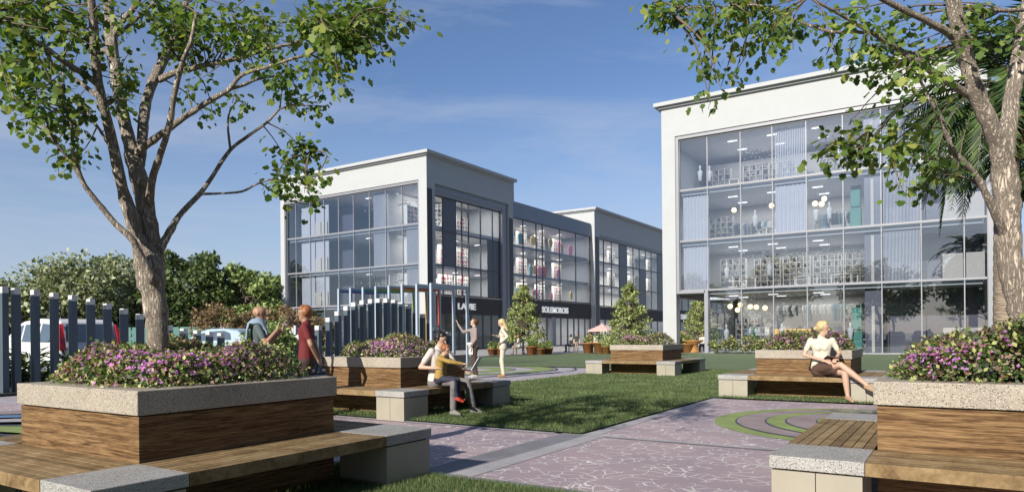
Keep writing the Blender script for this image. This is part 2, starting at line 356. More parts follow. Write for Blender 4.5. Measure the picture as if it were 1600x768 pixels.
sheet('car_park', rect(-120, -22.5, -30, 43.0), -.016, M['asphalt'])
sheet('street', rect(-60, 60, 44.0-.8, 260), -.012, M['street'])
sheet('street_edge', [(-26.5, 23.6), (-24.9, 34), (-22.4, 43.2), (-60, 43.2), (-60, 23.6)], -.008, M['street'])
sheet('plaza_paving', [(-4.05, 4.95), (6, 4.95), (6, 13.6), (-4.05, 13.6)], 0.0, M['pave'])
sheet('cross_paving', rect(-16, -4.05, 4.95, 7.9), 0.0, M['pave'])
sheet('plaza_paving', rect(-1.9, 6, -6, 4.95), 0.0, M['pave'])
sheet('dark_border', rect(-4.33, -3.97, 4.95, 7.9), .004, M['band'])
sheet('light_border', rect(-3.97, -3.72, 4.95, 7.9), .004, M['edge'])
sheet('light_border', rect(-4.33, 6, 7.9, 8.0), .004, M['edge'])
sheet('dark_border', rect(-3.7, 6, 7.84, 7.88), .008, M['band'])
sheet('light_border', rect(-4.05, -3.85, 8.0, 13.6), .004, M['edge'])
sheet('dark_border', rect(-3.97, -1.95, 4.93, 5.07), .008, M['band'])
sheet('light_border', rect(-16, -4.4, 7.78, 7.9), .008, M['edge'])
sheet('play_path', rect(-22.5, -10.05, 7.9, 23.65), -.004, M['path'])
sheet('play_path', rect(-24, -16, -12, 7.9), -.004, M['path'])
# lawn panels (a little above the paving, as turf is)
lawns = [('front_lawn', rect(-10.05, -4.06, 7.91, 23.65)), ('rear_lawn', [(-22.4, 23.66), (8, 23.66), (8, 43.2), (-20.4, 43.2), (-22.8, 34)]), ('side_lawn', rect(-4.05, 30, 13.62, 23.65)), ('side_lawn', rect(-10.0, 30, 23.64, 23.66)),
         ('corner_lawn', rect(-9.5, -1.98, -6, 4.92)), ('planting_bed', rect(-24.9, -19.3, 4, 23))]
for n, p in lawns: sheet(n, p, .022 if n != 'planting_bed' else .012, M['lawn'] if n != 'planting_bed' else M['soil'])
# kerbs
kb = MB(); kb.box(-19.3, -19.15, -10, 23.6, -.02, .1); kb.box(-22.95, -22.75, 23.7, 34, -.02, .09); tag(kb.build('kerb', M['kerb']), kind='structure')
# painted arcs on the play surface
def disc(name, cx, cy, r, z, mat, n=96, x1=None):
    pts = [(cx+r*math.cos(2*math.pi*k/n), cy+r*math.sin(2*math.pi*k/n)) for k in range(n)]
    return sheet(name, pts, z, mat)
cx, cy = -1.0, 10.7
z = .004
rr = [(2.08, 0, 'limep'), (2.02, .02, 'navyp'), (1.98, .17, 'navyp'), (1.955, .17, 'mauvep'), (1.70, .33, 'navyp'), (1.675, .33, 'limep'), (1.50, .42, 'navyp'), (1.475, .42, 'mauvep'),
      (1.22, .58, 'navyp'), (1.2, .58, 'limep'), (1.03, .68, 'navyp'), (1.01, .68, 'mauvep'), (.72, .84, 'navyp'), (.70, .84, 'limep'), (.5, .95, 'mauvep')]
for r, dx, m in rr:
    if r == 2.02: continue
    disc('paving_mosaic', cx+dx*.8, cy, r-(.06 if dx else 0), z, M[m]); z += .004
def arcband(name, cx, cy, r0, r1, a0, a1, z, mat, n=60):
    b = MB(); vs = []; fs = []
    for k in range(n+1):
        a = R_(a0+(a1-a0)*k/n)
        for r in (r0, r1): vs.append((cx+r*math.cos(a), cy+r*math.sin(a), z))
    for k in range(n): fs.append((2*k, 2*k+1, 2*k+3, 2*k+2))
    b.add(vs, fs); return tag(b.build(name, mat), kind='structure')
for i, (r0, r1, m) in enumerate(((1.0, 1.6, 'bluep'), (1.7, 1.78, 'navyp'), (1.9, 2.4, 'limep'), (2.5, 2.58, 'navyp'), (2.9, 3.3, 'edge'), (3.5, 3.9, 'bluep'), (4.0, 4.6, 'mauvep'))):
    arcband('paving_mosaic', -10.6, 2.4, r0, r1, 20, 200, .006+.004*i, M[m])
for i, (r0, r1, m) in enumerate(((1.2, 2.0, 'limep'), (2.05, 2.12, 'navyp'), (2.8, 3.5, 'limep'), (3.6, 3.68, 'navyp'), (4.3, 4.37, 'navyp'))):
    arcband('paving_mosaic', -15.6, 20.6, r0, r1, -180, 180, .002+.004*i, M[m])
# grass blades on the lawns near the camera
def blades(name, areas, label):
    Vs = []
    for (x0, x1, y0, y1, dens, hh, ww) in areas:
        n = int((x1-x0)*(y1-y0)*dens)
        P = np.stack([rng.uniform(x0, x1, n), rng.uniform(y0, y1, n), np.full(n, .018)], 1)
        a = rng.uniform(0, 2*math.pi, n); lean = rng.uniform(.0, .75, n)
        Yd = np.stack([np.cos(a)*lean, np.sin(a)*lean, np.ones(n)], 1)
        b = rng.uniform(0, 2*math.pi, n); Nr = np.stack([np.cos(b), np.sin(b), np.zeros(n)], 1)
        h = hh*rng.uniform(.5, 1.3, n)
        T = BLADE3.copy(); T[:, 0] *= ww/hh
        Vs.append(leaf_verts(P, Yd, Nr, h, T))
    o = mesh_np(name, np.concatenate(Vs), 3, M['turfblade']); tag(o, label, 'grass', kind='stuff')
blades('grass', [(-5.2, -1.98, 2.6, 4.92, 9000, .045, .005), (-10.05, -4.06, 7.91, 10.5, 3600, .045, .008), (-10.05, -4.06, 10.5, 16, 1800, .045, .011), (-10.05, -4.06, 16, 23.6, 700, .045, .018),
                 (-4.05, 2, 13.62, 17, 1200, .045, .014), (-9.9, -7, 3.9, 4.92, 2500, .045, .007)], 'short mown green grass of the lawns around the planter benches')
# ================================================================ PLANTER BENCHES
S, INS, BW, ZC, ZCB, ZB, ZS = 1.776, .023, .588, .935, .768, .45, .362
def make_planter():
    root = empty('planter_bench')
    b = MB()                                                    # timber box, local origin = cap corner (min x, min y)
    t = .05
    b.box(INS, S-INS, INS, INS+t, 0.0, ZCB-.012); b.box(INS, S-INS, S-INS-t, S-INS, 0.0, ZCB-.012)
    b.box(INS, INS+t, INS+t, S-INS-t, 0.0, ZCB-.012); b.box(S-INS-t, S-INS, INS+t, S-INS-t, 0.0, ZCB-.012)
    b.build('timber_box', M['wood'], root)
    g = MB(); g.box(INS+.015, S-INS-.015, INS+.015, S-INS-.015, ZCB-.02, ZCB+.004); g.build('shadow_gap', M['joint'], root)
    cw = .26
    c = MB()
    o = [(0, 0), (S, 0), (S, S), (0, S)]; i_ = [(cw, cw), (S-cw, cw), (S-cw, S-cw), (cw, S-cw)]
    vs = [(x, y, ZCB) for x, y in o]+[(x, y, ZC) for x, y in o]+[(x, y, ZC) for x, y in i_]+[(x, y, ZCB) for x, y in i_]
    fs = []
    for k in range(4):
        n = (k+1) % 4
        fs += [(k, n, 4+n, 4+k), (4+k, 4+n, 8+n, 8+k), (8+k, 8+n, 12+n, 12+k), (12+k, 12+n, n, k)]
    c.add(vs, fs); c.build('terrazzo_rim', M['terr'], root, bevel=.006)
    s = MB(); s.box(cw-.01, S-cw+.01, cw-.01, S-cw+.01, ZCB-.01, ZC-.05); s.build('soil', M['soil'], root)
    # corner slabs + clad blocks, slatted seats
    lo, hi = -BW, S
    for (x0, y0) in ((lo, lo), (hi, lo), (hi, hi), (lo, hi)):
        q = MB(); q.box(x0, x0+BW, y0, y0+BW, ZS, ZB); sl = q.build('corner_slab', M['terr_grey'], root, bevel=.006)
        k = .014
        q = MB()
        for a, bb in ((0, .5), (.5, 1)):
            xa = x0+k+(BW-2*k)*a+(.003 if a else 0); xb = x0+k+(BW-2*k)*bb-(.003 if not a else 0)
            q.box(xa, xb, y0+k, y0+BW-k, 0, ZS-.012)
        q.build('clad_block', M['tile'], root)
        q = MB(); q.box(x0+k+.02, x0+BW-k-.02, y0+k+.02, y0+BW-k-.02, .0, ZS); q.build('joint_core', M['joint'], root)
    nb = 8; gp = .007
    for side in range(4):
        q = MB(); bw = (BW-gp*(nb-1))/nb
        for k in range(nb):
            a = -BW + k*(bw+gp)
            d = .088 if k == 0 else .03                        # the outermost board is a deep fascia
            e = .004
            r = [(a, a+bw), (e, S-e)]
            z0, z1 = ZB-d+.001, ZB-.002
            if side == 0: q.box(e, S-e, a, a+bw, z0, z1)
            if side == 1: q.box(S-a-bw, S-a, e, S-e, z0, z1)
            if side == 2: q.box(e, S-e, S-a-bw, S-a, z0, z1)
            if side == 3: q.box(a, a+bw, e, S-e, z0, z1)
        q.build('slatted_seat', M['slat'], root)
        q = MB()                                               # dark sheet added under the slats to stop sun in the gaps
        u, v = .12, .40
        for w0 in (.014,):
            a0, a1 = -BW+w0+.04, -.002
            if side == 0: q.box(.01, S-.01, a0, a1, ZS-.0, ZB-.034)
            if side == 1: q.box(S-a1, S-a0, .01, S-.01, ZS, ZB-.034)
            if side == 2: q.box(.01, S-.01, S-a1, S-a0, ZS, ZB-.034)
            if side == 3: q.box(a0, a1, .01, S-.01, ZS, ZB-.034)
        q.build('seat_rail', M['joint'], root)
    return root
PL = dict(A=(-6.395, 2.535), B=(-9.32, 8.403), C=(-9.369, 20.374), D=(-3.443, 14.462), E=(-.5035, 5.5305))
LAB = dict(A='large planter bench at front left with maple tree and terrazzo rim in half shade', B='planter bench behind the front left one, with the man and child sitting on it',
           C='small looking planter bench far out in the middle of the lawn', D='planter bench with the blonde woman sitting on its timber seat', E='planter bench at the right front corner with sunlit speckled rim')
proto = make_planter()
for i, k in enumerate('ABCDE'):
    o = proto if i == 0 else copy_tree(proto)
    o.location = (PL[k][0], PL[k][1], .0); tag(o, LAB[k], 'planter bench', 'square planter benches on the plaza and lawn')
# ---- flowering hedges in the planters
def hedge(key, label, n_leaf, n_fl, ls, h=.36, seed=1, over=.10, bumpx=None, tall=0):
    g = np.random.default_rng(seed)
    x0, y0 = PL[key]; lo, hi = .2, S-.2
    root = empty('flower_hedge', (x0+S/2, y0+S/2, ZC-.05))
    W = (hi-lo)/2+over
    ph = g.uniform(0, 6.28, 6)
    def top(x, y):
        return h*(1+.16*np.sin(3.1*x+ph[0])*np.cos(2.7*y+ph[1])+.13*np.sin(6.3*x+ph[2]+2.1*y)+.10*np.sin(7.1*y+ph[3])+.07*np.sin(13*x+ph[4])*np.sin(12*y+ph[5])) + (tall*np.exp(-((x-bumpx)**2)/.06) if bumpx is not None else 0)
    def shell(n, flow=False):
        P = np.zeros((0, 3)); Nn = np.zeros((0, 3))
        u = g.uniform(-1, 1, (n*3, 3))
        q = .82
        # superellipse footprint
        r = (np.abs(u[:, 0])**5+np.abs(u[:, 1])**5)**.2
        u = u[r < 1][:int(n*1.6)]; r = r[r < 1][:int(n*1.6)]
        x = u[:, 0]*W; y = u[:, 1]*W
        T = top(x, y)*(1-np.clip((r-.72)/.28, 0, 1)**2.2*.55)
        w_ = (u[:, 2]+1)/2
        edge = g.uniform(0, 1, len(x)) < np.clip(.10+(r-.55)*1.6, 0, 1)
        zz = np.where(edge, w_, 1-.28*w_**1.6)*T
        # lean side leaves out over the rim
        k = np.clip((r-.6)/.4, 0, 1)
        bul = 1+.10*np.sin(math.pi*np.clip(zz/T, 0, 1))*k
        P = np.stack([x*bul, y*bul, zz], 1)
        Nn = np.stack([x*k*2.2, y*k*2.2, .35+.9*(zz/T > .7)], 1)
        m = len(P)
        return P[:n], unit(Nn[:n])
    P, Nn = shell(n_leaf)
    n = len(P); Yd = unit(Nn*.6+g.normal(0, .7, (n, 3))+np.array([0, 0, .1])); Nr = unit(Nn+g.normal(0, .45, (n, 3))+np.array([0, 0, .35]))
    P += g.normal(0, .018, P.shape)
    o = mesh_np('foliage', leaf_verts(P, Yd, Nr, ls*g.uniform(.6, 1.35, n)), 4, M['hleaf'], root)
    P, Nn = shell(n_fl*3)
    pat = np.sin(4.3*P[:, 0]+ph[1])*np.cos(3.9*P[:, 1]+ph[2])+g.normal(0, .45, len(P))
    keep = (P[:, 2] > h*.50+g.normal(0, .07, len(P))) & (pat > -.45); P = P[keep][:n_fl]; Nn = Nn[keep][:n_fl]
    P = P+Nn*.02
    Vs = []
    for pet in range(4):                                       # four petals a blossom
        n = len(P); a = pet*math.pi/2+g.uniform(0, .4, n)
        t1 = unit(np.cross(Nn, np.array([.3, .2, 1.]))); t2 = np.cross(Nn, t1)
        Yd = t1*np.cos(a)[:, None]+t2*np.sin(a)[:, None]+Nn*.35
        Vs.append(leaf_verts(P, Yd, Nn, ls*.52*g.uniform(.7, 1.2, n)))
    V = np.concatenate([v.reshape(len(P), 4, 3) for v in Vs], 1).reshape(-1, 3)
    mesh_np('blossoms', V, 4, M['flower'], root)
    tag(root, label, 'hedge', 'flowering hedges growing in the planters')
hedge('A', 'purple flowering hedge around the foot of the left maple tree', 15000, 3000, .034, .30, 11, .06)
hedge('B', 'flowering hedge in the planter in front of the tall wave of posts', 9000, 2000, .040, .31, 12, .04)
hedge('C', 'distant flowering hedge in the planter out on the lawn', 5000, 900, .05, .32, 13, .04)
hedge('D', 'flowering hedge right behind the seated blonde woman', 7000, 1500, .045, .33, 14, .05)
hedge('E', 'bright pink and purple hedge at the right front edge under the tree', 15000, 3400, .034, .32, 15, .05, .15, .12)
# ================================================================ BUILDINGS
# facade frame: s along the wall, n outwards, z up.  'S' walls face -Y, 'E' walls face +X
def FS(y0): return lambda s, n, z: (s, y0-n, z)
def FE(x0): return lambda s, n, z: (x0+n, s, z)
def glazing(root, fr, xs, zs, glass, mul, mw=.055, pane_n=0.0, skip=(), notop=False):
    """panes between the lines xs and zs, mullions and transoms in front"""
    for i in range(len(xs)-1):
        for j in range(len(zs)-1):
            if (i, j) in skip: continue
            b = MB(); b.box(xs[i]+.02, xs[i+1]-.02, pane_n-.006, pane_n+.006, zs[j]+.02, zs[j+1]-.02, fn=fr)
            b.build('window_pane', glass, root)
    for i, x in enumerate(xs):
        b = MB(); j0 = 0
        b.box(x-mw/2, x+mw/2, -.06, .05, zs[0], zs[-1], fn=fr); b.build('mullion', mul, root)
    for j, z in enumerate(zs):
        if notop and j == len(zs)-1: continue
        b = MB(); b.box(xs[0]+.03, xs[-1]-.03, -.05, .075, z-.06, z+.06, fn=fr); b.build('transom', mul, root)
def part(name, mat, root, boxes, fr=None, bevel=0):
    if len(boxes) > 1 and name in ('side_panel', 'beige_board', 'white_wall', 'inner_wall', 'floor_slab', 'roof', 'side_surround', 'window_surround', 'ceiling', 'end_wall', 'side_header'):
        for q in boxes: part(name, mat, root, [q], fr, bevel)
        return
    b = MB()
    for q in boxes: b.box(*q, fn=fr)
    return b.build(name, mat, root, bevel)
ZF = [0.0, 4.05, 7.28, 10.6, 13.9]
ceil_l = emis('ceiling_lamp', (1, .97, .92), 1.6)
# ---------------- right building (R)
Rr = empty('shop_building', (-7.4, 50, 0)); tag(Rr, 'tall white framed four storey glass shop building on the right', 'building')
def rel(root, ob):
    for o in ob.children: pass
def inv(root, o): o.matrix_parent_inverse = Matrix.Translation(-root.location)
class Root:
    pass
def finish(root):
    for o in root.children_recursive:
        if o.parent == root: o.matrix_parent_inverse = Matrix.Translation(-root.location)
fr = FS(44.2)
YB = 58.0
part('white_wall', M['white'], Rr, [(-16.33, 1.45, 43.9, 44.5, 14.15, 16.05), (-16.33, -15.42, 43.9, 44.6, 0, 14.15), (-16.33, -16.05, 44.5, YB, 14.15, 16.05), (-16.33, -16.05, 44.6, YB, 3.7, 14.15), (1.2, 1.45, 44.5, YB, 14.15, 16.05), (-16.33, 1.45, YB, YB+.3, 0, 16.05)])
part('cornice', M['white'], Rr, [(-16.73, 1.85, 43.5, YB+.6, 16.18, 16.42), (-16.5, 1.62, 43.72, YB+.4, 16.05, 16.18)])
part('roof', M['parapet'], Rr, [(-16.0, 1.2, 44.5, YB, 15.2, 15.4)])
part('window_surround', M['grey'], Rr, [(-15.42, 1.45, 43.98, 44.32, 13.93, 14.15), (-15.42, -15.22, 43.98, 44.32, 3.86, 13.93), (-15.22, -13.55, 43.98, 44.4, 3.86, 4.03), (-13.6, -13.36, 43.98, 44.4, 0, 4.03), (1.42, 1.9, 43.85, 44.6, 0, 14.15)])
RX = [-15.22, -13.39, -11.3, -9.39, -7.46, -5.48, -3.53, -1.6, .38, 1.42]
glazing(Rr, fr, RX, ZF[1:], M['glass'], M['grey'])
glazing(Rr, fr, RX[1:], [0.0, 3.985], M['glass'], M['grey'], notop=True)
part('side_wall', M['white'], Rr, [(1.45, 1.6, 44.6, YB, 0, 14.15)])
part('arcade_glass', M['glass2'], Rr, [(-13.5, -13.46, 44.4, 57.9, 0, 3.9)])
part('arcade_soffit', M['dark'], Rr, [(-16.05, -13.55, 44.6, YB, 3.72, 3.84)])
part('corner_post', M['grey'], Rr, [(-16.2, -15.9, 57.2, 57.6, 0, 3.7)])
for j in range(1, 4): part('floor_slab', M['slab'], Rr, [(-16.0, 1.2, 44.45, YB, ZF[j]-.28, ZF[j]-.02)])
part('ground_slab', M['infloor'], Rr, [(-13.3, 1.4, 44.42, YB-.05, -.02, .03)])
part('top_ceiling', M['inwall'], Rr, [(-16.0, 1.2, 44.45, YB, 14.0, 14.12)])
for j in range(4): part('inner_wall', M['inwall'], Rr, [(-15.4 if j else -13.3, -4.6, 51.0, 51.1, ZF[j]+.02, ZF[j+1]-.3)])
for j in range(4):
    part('dark_panel', M['panel'], Rr, [(-4.45, -3.6, 44.75, 44.95, ZF[j]+.05, ZF[j+1]-.3)])
    part('room_partition', M['panel'], Rr, [(-4.5, 1.35, 47.6, 47.7, ZF[j]+.05, ZF[j+1]-.3)])
    part('light_strip', M['box'], Rr, [(-4.10, -3.94, 44.6, 44.7, ZF[j]+.08, ZF[j]+2.75)])
def blind(root, fr, s0, s1, z0, z1, n0=-.42, nsl=18, mat=None, slant=0):
    b = MB(); d = (s1-s0)/nsl
    for k in range(nsl):
        a = s0+k*d
        b.box(a+.1*d, a+.58*d, n0-.05, n0, z0+.05, z1-.12, fn=fr)
    b.build('slatted_blind', mat or M['blind'], root)
def drape(root, fr, s0, s1, z0, z1, n0=-.45, mat=None):
    b = MB(); nn = 40; vs = []; fs = []
    for k in range(nn+1):
        s = s0+(s1-s0)*k/nn
        for z, q in ((z0+.05, 1), (z1-.12, .55)): vs.append(fr(s, n0+.06*q*math.sin(k*1.15), z))
    for k in range(nn): fs.append((2*k, 2*k+2, 2*k+3, 2*k+1))
    b.add(vs, fs, 0, True); b.build('curtain', mat or M['blind'], root)
drape(Rr, fr, -15.15, -13.45, ZF[2], ZF[3]); drape(Rr, fr, -15.15, -13.45, ZF[1], ZF[2])
blind(Rr, fr, -9.33, -7.52, ZF[3], ZF[4]); drape(Rr, fr, -9.33, -7.52, ZF[2], ZF[3])
for j in (1, 2): blind(Rr, fr, -3.47, -1.66, ZF[j], ZF[j+1], nsl=26)
blind(Rr, fr, -3.47, -1.66, ZF[2]+3.3, ZF[4], nsl=26)
for j in range(4):
    part('beige_board', M['box'], Rr, [(-.62, .32, 44.7, 44.8, ZF[j]+.1, ZF[j]+1.45), (.46, 1.30, 44.7, 44.8, ZF[j]+.1, ZF[j]+1.45)])
finish(Rr)
# ---------------- left tower (L): south wall at y 43.9, east wall at x -36.4
Lr = empty('shop_building', (-45, 50, 0)); tag(Lr, 'white framed glass building on the left with the LAVIE shop at its foot', 'building')
fr = FS(44.2); LX0 = -54.55
part('white_wall', M['white'], Lr, [(LX0, -36.4, 43.9, 44.5, 14.15, 16.05), (LX0, -53.98, 43.9, 44.6, 0, 14.15), (-37.25, -36.4, 43.9, 44.6, 0, 14.15),
     (-36.75, -36.4, 44.5, 57.0, 14.15, 16.05), (LX0+.3, -37.0, 56.85, 57.0, 0, 14.1), (-37.0, -36.4, 56.2, 57.0, 0, 13.9), (LX0, -36.4, 57.0, 57.2, 14.15, 16.05), (LX0, LX0+.25, 44.6, 57, 0, 16.05)])
part('side_header', M['white'], Lr, [(-36.75, -36.4, 44.6, 57.0, 13.9, 14.15), (-36.75, -36.4, 44.6, 44.95, 0, 13.9)])
part('cornice', M['white'], Lr, [(LX0-.4, -36.0, 43.5, 57.2, 16.18, 16.42), (LX0-.2, -36.22, 43.72, 57.0, 16.05, 16.18)])
part('roof', M['parapet'], Lr, [(LX0+.3, -36.8, 44.5, 56.9, 15.2, 15.4)])
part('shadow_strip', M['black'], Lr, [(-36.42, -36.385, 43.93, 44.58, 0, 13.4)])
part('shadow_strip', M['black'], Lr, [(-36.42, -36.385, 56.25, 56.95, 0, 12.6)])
part('window_surround', M['grey'], Lr, [(-53.98, -37.25, 43.98, 44.32, 13.93, 14.15), (-37.42, -37.25, 43.98, 44.32, 0, 13.93), (-53.98, -53.9, 43.98, 44.32, 0, 13.93)])
LXs = [-53.9, -52.68, -50.72, -48.83, -46.94, -45.05, -43.1, -41.2, -39.3, -37.42]
glazing(Lr, fr, LXs, ZF, M['glass'], M['grey'])
for j in range(1, 4): part('floor_slab', M['slab'], Lr, [(LX0+.3, -37.0, 44.45, 56.8, ZF[j]-.28, ZF[j]-.02)])
part('top_ceiling', M['inwall'], Lr, [(LX0+.3, -37.0, 44.45, 56.8, 14.0, 14.12)])
part('ground_slab', M['infloor'], Lr, [(LX0+.3, -37.0, 44.45, 56.8, -.02, .03)])
for j in range(4):
    part('inner_wall', M['inwall'], Lr, [(-47.3, -42.0, 50.0, 50.1, ZF[j]+.02, ZF[j+1]-.3)])
    part('inner_wall', M['panel'], Lr, [(LX0+.3, -47.3, 46.4, 46.5, ZF[j]+.02, ZF[j+1]-.3)])
blind(Lr, fr, -43.04, -41.26, ZF[3], ZF[4]); blind(Lr, fr, -43.04, -41.26, ZF[2], ZF[3])
blind(Lr, fr, -39.24, -37.46, ZF[2], ZF[3]); blind(Lr, fr, -39.24, -37.46, ZF[1], ZF[2])
for j in (1, 2, 3):
    part('curtain', M['blind'], Lr, [(-52.62, -50.78, 44.8, 44.86, ZF[j]+.05, ZF[j+1]-.35)]); part('curtain', M['blind'], Lr, [(-50.66, -48.9, 44.8, 44.86, ZF[j]+.05, ZF[j+1]-.35)])
    part('hung_board', M['box'], Lr, [(-50.6, -49.85, 44.68, 44.74, ZF[j]+.12, ZF[j]+1.35)]); part('hung_board', M['box'], Lr, [(-49.75, -49.0, 44.68, 44.74, ZF[j]+.12, ZF[j]+1.35)])
fe = FE(-36.75)
sz = [4.75, 7.25, 10.15, 13.0]
ys = [45.2, 46.4, 48.2, 49.1, 50.1, 51.95, 53.9, 55.1]
glazing(Lr, fe, ys, sz, M['glass2'], M['darkmul'], .08)
part('side_panel', M['panel'], Lr, [(46.42, 48.18, .01, .04, 7.3, 12.95), (53.0, 55.05, .01, .04, 4.8, 10.1)], fe)
part('side_surround', M['grey'], Lr, [(44.95, 45.15, .0, .22, 0, 13.4), (55.15, 55.5, .0, .30, 0, 13.4), (55.5, 55.8, 0, .22, 0, 13.6), (55.8, 56.2, 0, .16, 0, 13.9), (45.15, 55.15, 0, .22, 13.05, 13.25), (44.95, 55.5, 0, .27, 13.25, 13.4), (44.95, 55.8, 0, .31, 13.4, 13.6), (44.95, 55.8, 0, .2, 13.6, 13.88)], fe)
part('sign_band', M['dark'], Lr, [(45.15, 55.15, 0, .16, 3.2, 4.65)], fe)
gy = [45.2, 46.8, 48.6, 50.4, 52.2, 53.6, 55.15]
glazing(Lr, fe, gy, [0.05, 3.15], M['glass2'], M['darkmul'], .16)
part('inner_wall', M['inwall'], Lr, [(45.2, 56.6, -5.1, -5.0, 0.05, 13.9)], fe)
finish(Lr)
# ---------------- link building (M) between the towers
Mr = empty('link_building', (-40, 66, 0)); tag(Mr, 'lower grey glass fronted link building between the two white blocks', 'building')
fe = FE(-36.95)
part('parapet', M['parapet'], Mr, [(57.0, 74.9, -.3, .15, 12.95, 14.5)], fe)
part('roof', M['slab'], Mr, [(57.2, 74.9, -14, -.3, 13.2, 13.4)], fe)
my = [57.2, 59.7, 62.3, 63.6, 67.4, 71.2, 74.9]
glazing(Mr, fe, my, [4.95, 12.9], M['glass2'], M['darkmul'], .1)
for j, z in enumerate((7.3, 10.2)): part('floor_slab', M['panel'], Mr, [(57.2, 74.8, -9, -.25, z-.14, z+.14)], fe)
part('sign_band', M['dark'], Mr, [(57.05, 74.9, -.05, .15, 3.15, 4.85)], fe)
part('inner_wall', M['inwall'], Mr, [(57.2, 74.8, -6.1, -6.0, .05, 12.9), (57.2, 57.3, -6, -.2, .05, 12.9)], fe)
part('ceiling', M['inwall'], Mr, [(57.2, 74.8, -6, -.2, 12.95, 13.05), (57.2, 74.8, -6, -.2, 3.3, 3.4)], fe)
glazing(Mr, fe, [57.2, 58.9, 60.6, 62.3, 64.4, 66.2, 67.5, 69.1, 70.6, 71.8, 73.4, 74.8], [.05, 3.1], M['glass2'], M['darkmul'], .2)
part('pier', M['grey'], Mr, [(65.1, 65.75, -.1, .3, 0, 3.15)], fe)
finish(Mr)
# ---------------- second tower (N) beyond
Nr = empty('shop_building', (-45, 85, 0)); tag(Nr, 'farther white block behind the link building, partly hidden by a street tree', 'building')
part('white_wall', M['white'], Nr, [(-54, -36.4, 75.1, 75.5, 0, 16.05), (-36.75, -36.4, 75.5, 104, 13.3, 16.05), (-36.75, -36.4, 75.5, 76.4, 0, 13.3), (-36.75, -36.4, 103, 104, 0, 13.3)])
part('cornice', M['white'], Nr, [(-54.4, -36.0, 74.7, 104.4, 16.18, 16.42), (-54.2, -36.22, 74.9, 104.2, 16.05, 16.18)])
part('roof', M['parapet'], Nr, [(-53.8, -36.8, 75.5, 104, 15.2, 15.4)])
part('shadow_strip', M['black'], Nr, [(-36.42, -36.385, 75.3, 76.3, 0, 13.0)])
fe = FE(-36.75)
ny = [76.5, 78.3, 80.6, 83.0, 85.4, 87.6, 89.8, 92.0, 94.2, 96.6, 99, 101, 103]
glazing(Nr, fe, ny, [4.7, 7.25, 10.15, 12.9], M['glass2'], M['darkmul'], .1)
part('side_panel', M['panel'], Nr, [(83.05, 85.35, .01, .04, 4.8, 12.85), (89.9, 91.9, .01, .04, 4.8, 10.1), (96.7, 98.9, .01, .04, 4.8, 12.85)], fe)
part('side_surround', M['grey'], Nr, [(76.3, 103, 0, .2, 12.95, 13.15), (76.3, 103, 0, .27, 13.15, 13.3)], fe)
part('sign_band', M['dark'], Nr, [(76.4, 103, 0, .16, 3.1, 4.6)], fe)
part('floor_slab', M['slab'], Nr, [(76.4, 103, -8, -.2, 7.15, 7.35), (76.4, 103, -8, -.2, 10.05, 10.25)], fe)
part('inner_wall', M['inwall'], Nr, [(76.5, 103, -6.1, -6.0, .05, 12.9)], fe)
part('ceiling', M['inwall'], Nr, [(76.5, 103, -6, -.2, 13.0, 13.1), (76.5, 103, -6, -.2, 3.2, 3.3)], fe)
glazing(Nr, fe, [76.5, 78.6, 80.8, 83, 85.2, 87.4, 89.6, 91.8, 94, 96.5, 99, 101, 103], [.05, 3.05], M['glass2'], M['darkmul'], .22)
finish(Nr)
# ---------------- last block of the street, seen through the arcade
Or = empty('shop_building', (-45, 120, 0)); tag(Or, 'last block of the street seen through the open arcade with a small SIKS sign', 'building')
fe = FE(-36.95)
part('parapet', M['parapet'], Or, [(104.5, 150, -.3, .15, 12.9, 14.5)], fe)
glazing(Or, fe, [104.6+3.2*k for k in range(15)], [4.9, 7.3, 10.2, 12.85], M['glass2'], M['darkmul'], .12)
part('sign_band', M['dark'], Or, [(104.5, 150, -.05, .15, 3.1, 4.85)], fe)
glazing(Or, fe, [104.6+2.4*k for k in range(19)], [.05, 3.05], M['glass2'], M['darkmul'], .25)
part('inner_wall', M['inwall'], Or, [(104.5, 150, -5.1, -5, .05, 12.9)], fe)
part('roof', M['slab'], Or, [(104.5, 150, -12, -.3, 13.1, 13.2), (104.5, 150, -5, -.3, 3.2, 3.35), (104.5, 150, -5, -.3, 7.2, 7.35), (104.5, 150, -5, -.3, 10.1, 10.25)], fe)
part('end_wall', M['white'], Or, [(150, 150.3, -12, .2, 0, 14.5), (104.3, 104.5, -12, -.3, 0, 13)], fe)
finish(Or)
# ---------------- shop signs
signmat = emis('lit_letters', (.85, .85, .82), .25)
def sign(text, y0, y1, z0, z1, x, label):
    cu = bpy.data.curves.new('t', 'FONT'); cu.body = text; cu.extrude = .05; cu.size = 1; cu.offset = .018
    o = bpy.data.objects.new('t', cu); col.objects.link(o)
    dg = bpy.context.evaluated_depsgraph_get(); me = bpy.data.meshes.new_from_object(o.evaluated_get(dg)); bpy.data.objects.remove(o)
    n = len(me.vertices); a = np.empty(n*3); me.vertices.foreach_get('co', a); a = a.reshape(-1, 3)
    mn, mxx = a.min(0), a.max(0)
    b = np.empty_like(a)
    b[:, 1] = y0+(a[:, 0]-mn[0])/(mxx[0]-mn[0])*(y1-y0); b[:, 2] = z0+(a[:, 1]-mn[1])/(mxx[1]-mn[1])*(z1-z0); b[:, 0] = x+(a[:, 2]-mn[2])
    me.vertices.foreach_set('co', b.ravel()); me.materials.clear(); me.materials.append(signmat); me.update()
    s = bpy.data.objects.new('shop_sign', me); col.objects.link(s); tag(s, label, 'sign')
sign('LAVIE', 48.15, 50.75, 3.55, 4.1, -36.56, 'white LAVIE letters on the dark band of the left shop')
sign('SOLEMOROIS', 63.0, 68.8, 3.6, 4.25, -36.75, 'white SOLEMOROIS letters on the dark band of the link building')
sign('SIKS', 106.5, 111.0, 3.5, 4.3, -36.75, 'small white SIKS letters seen through the arcade')
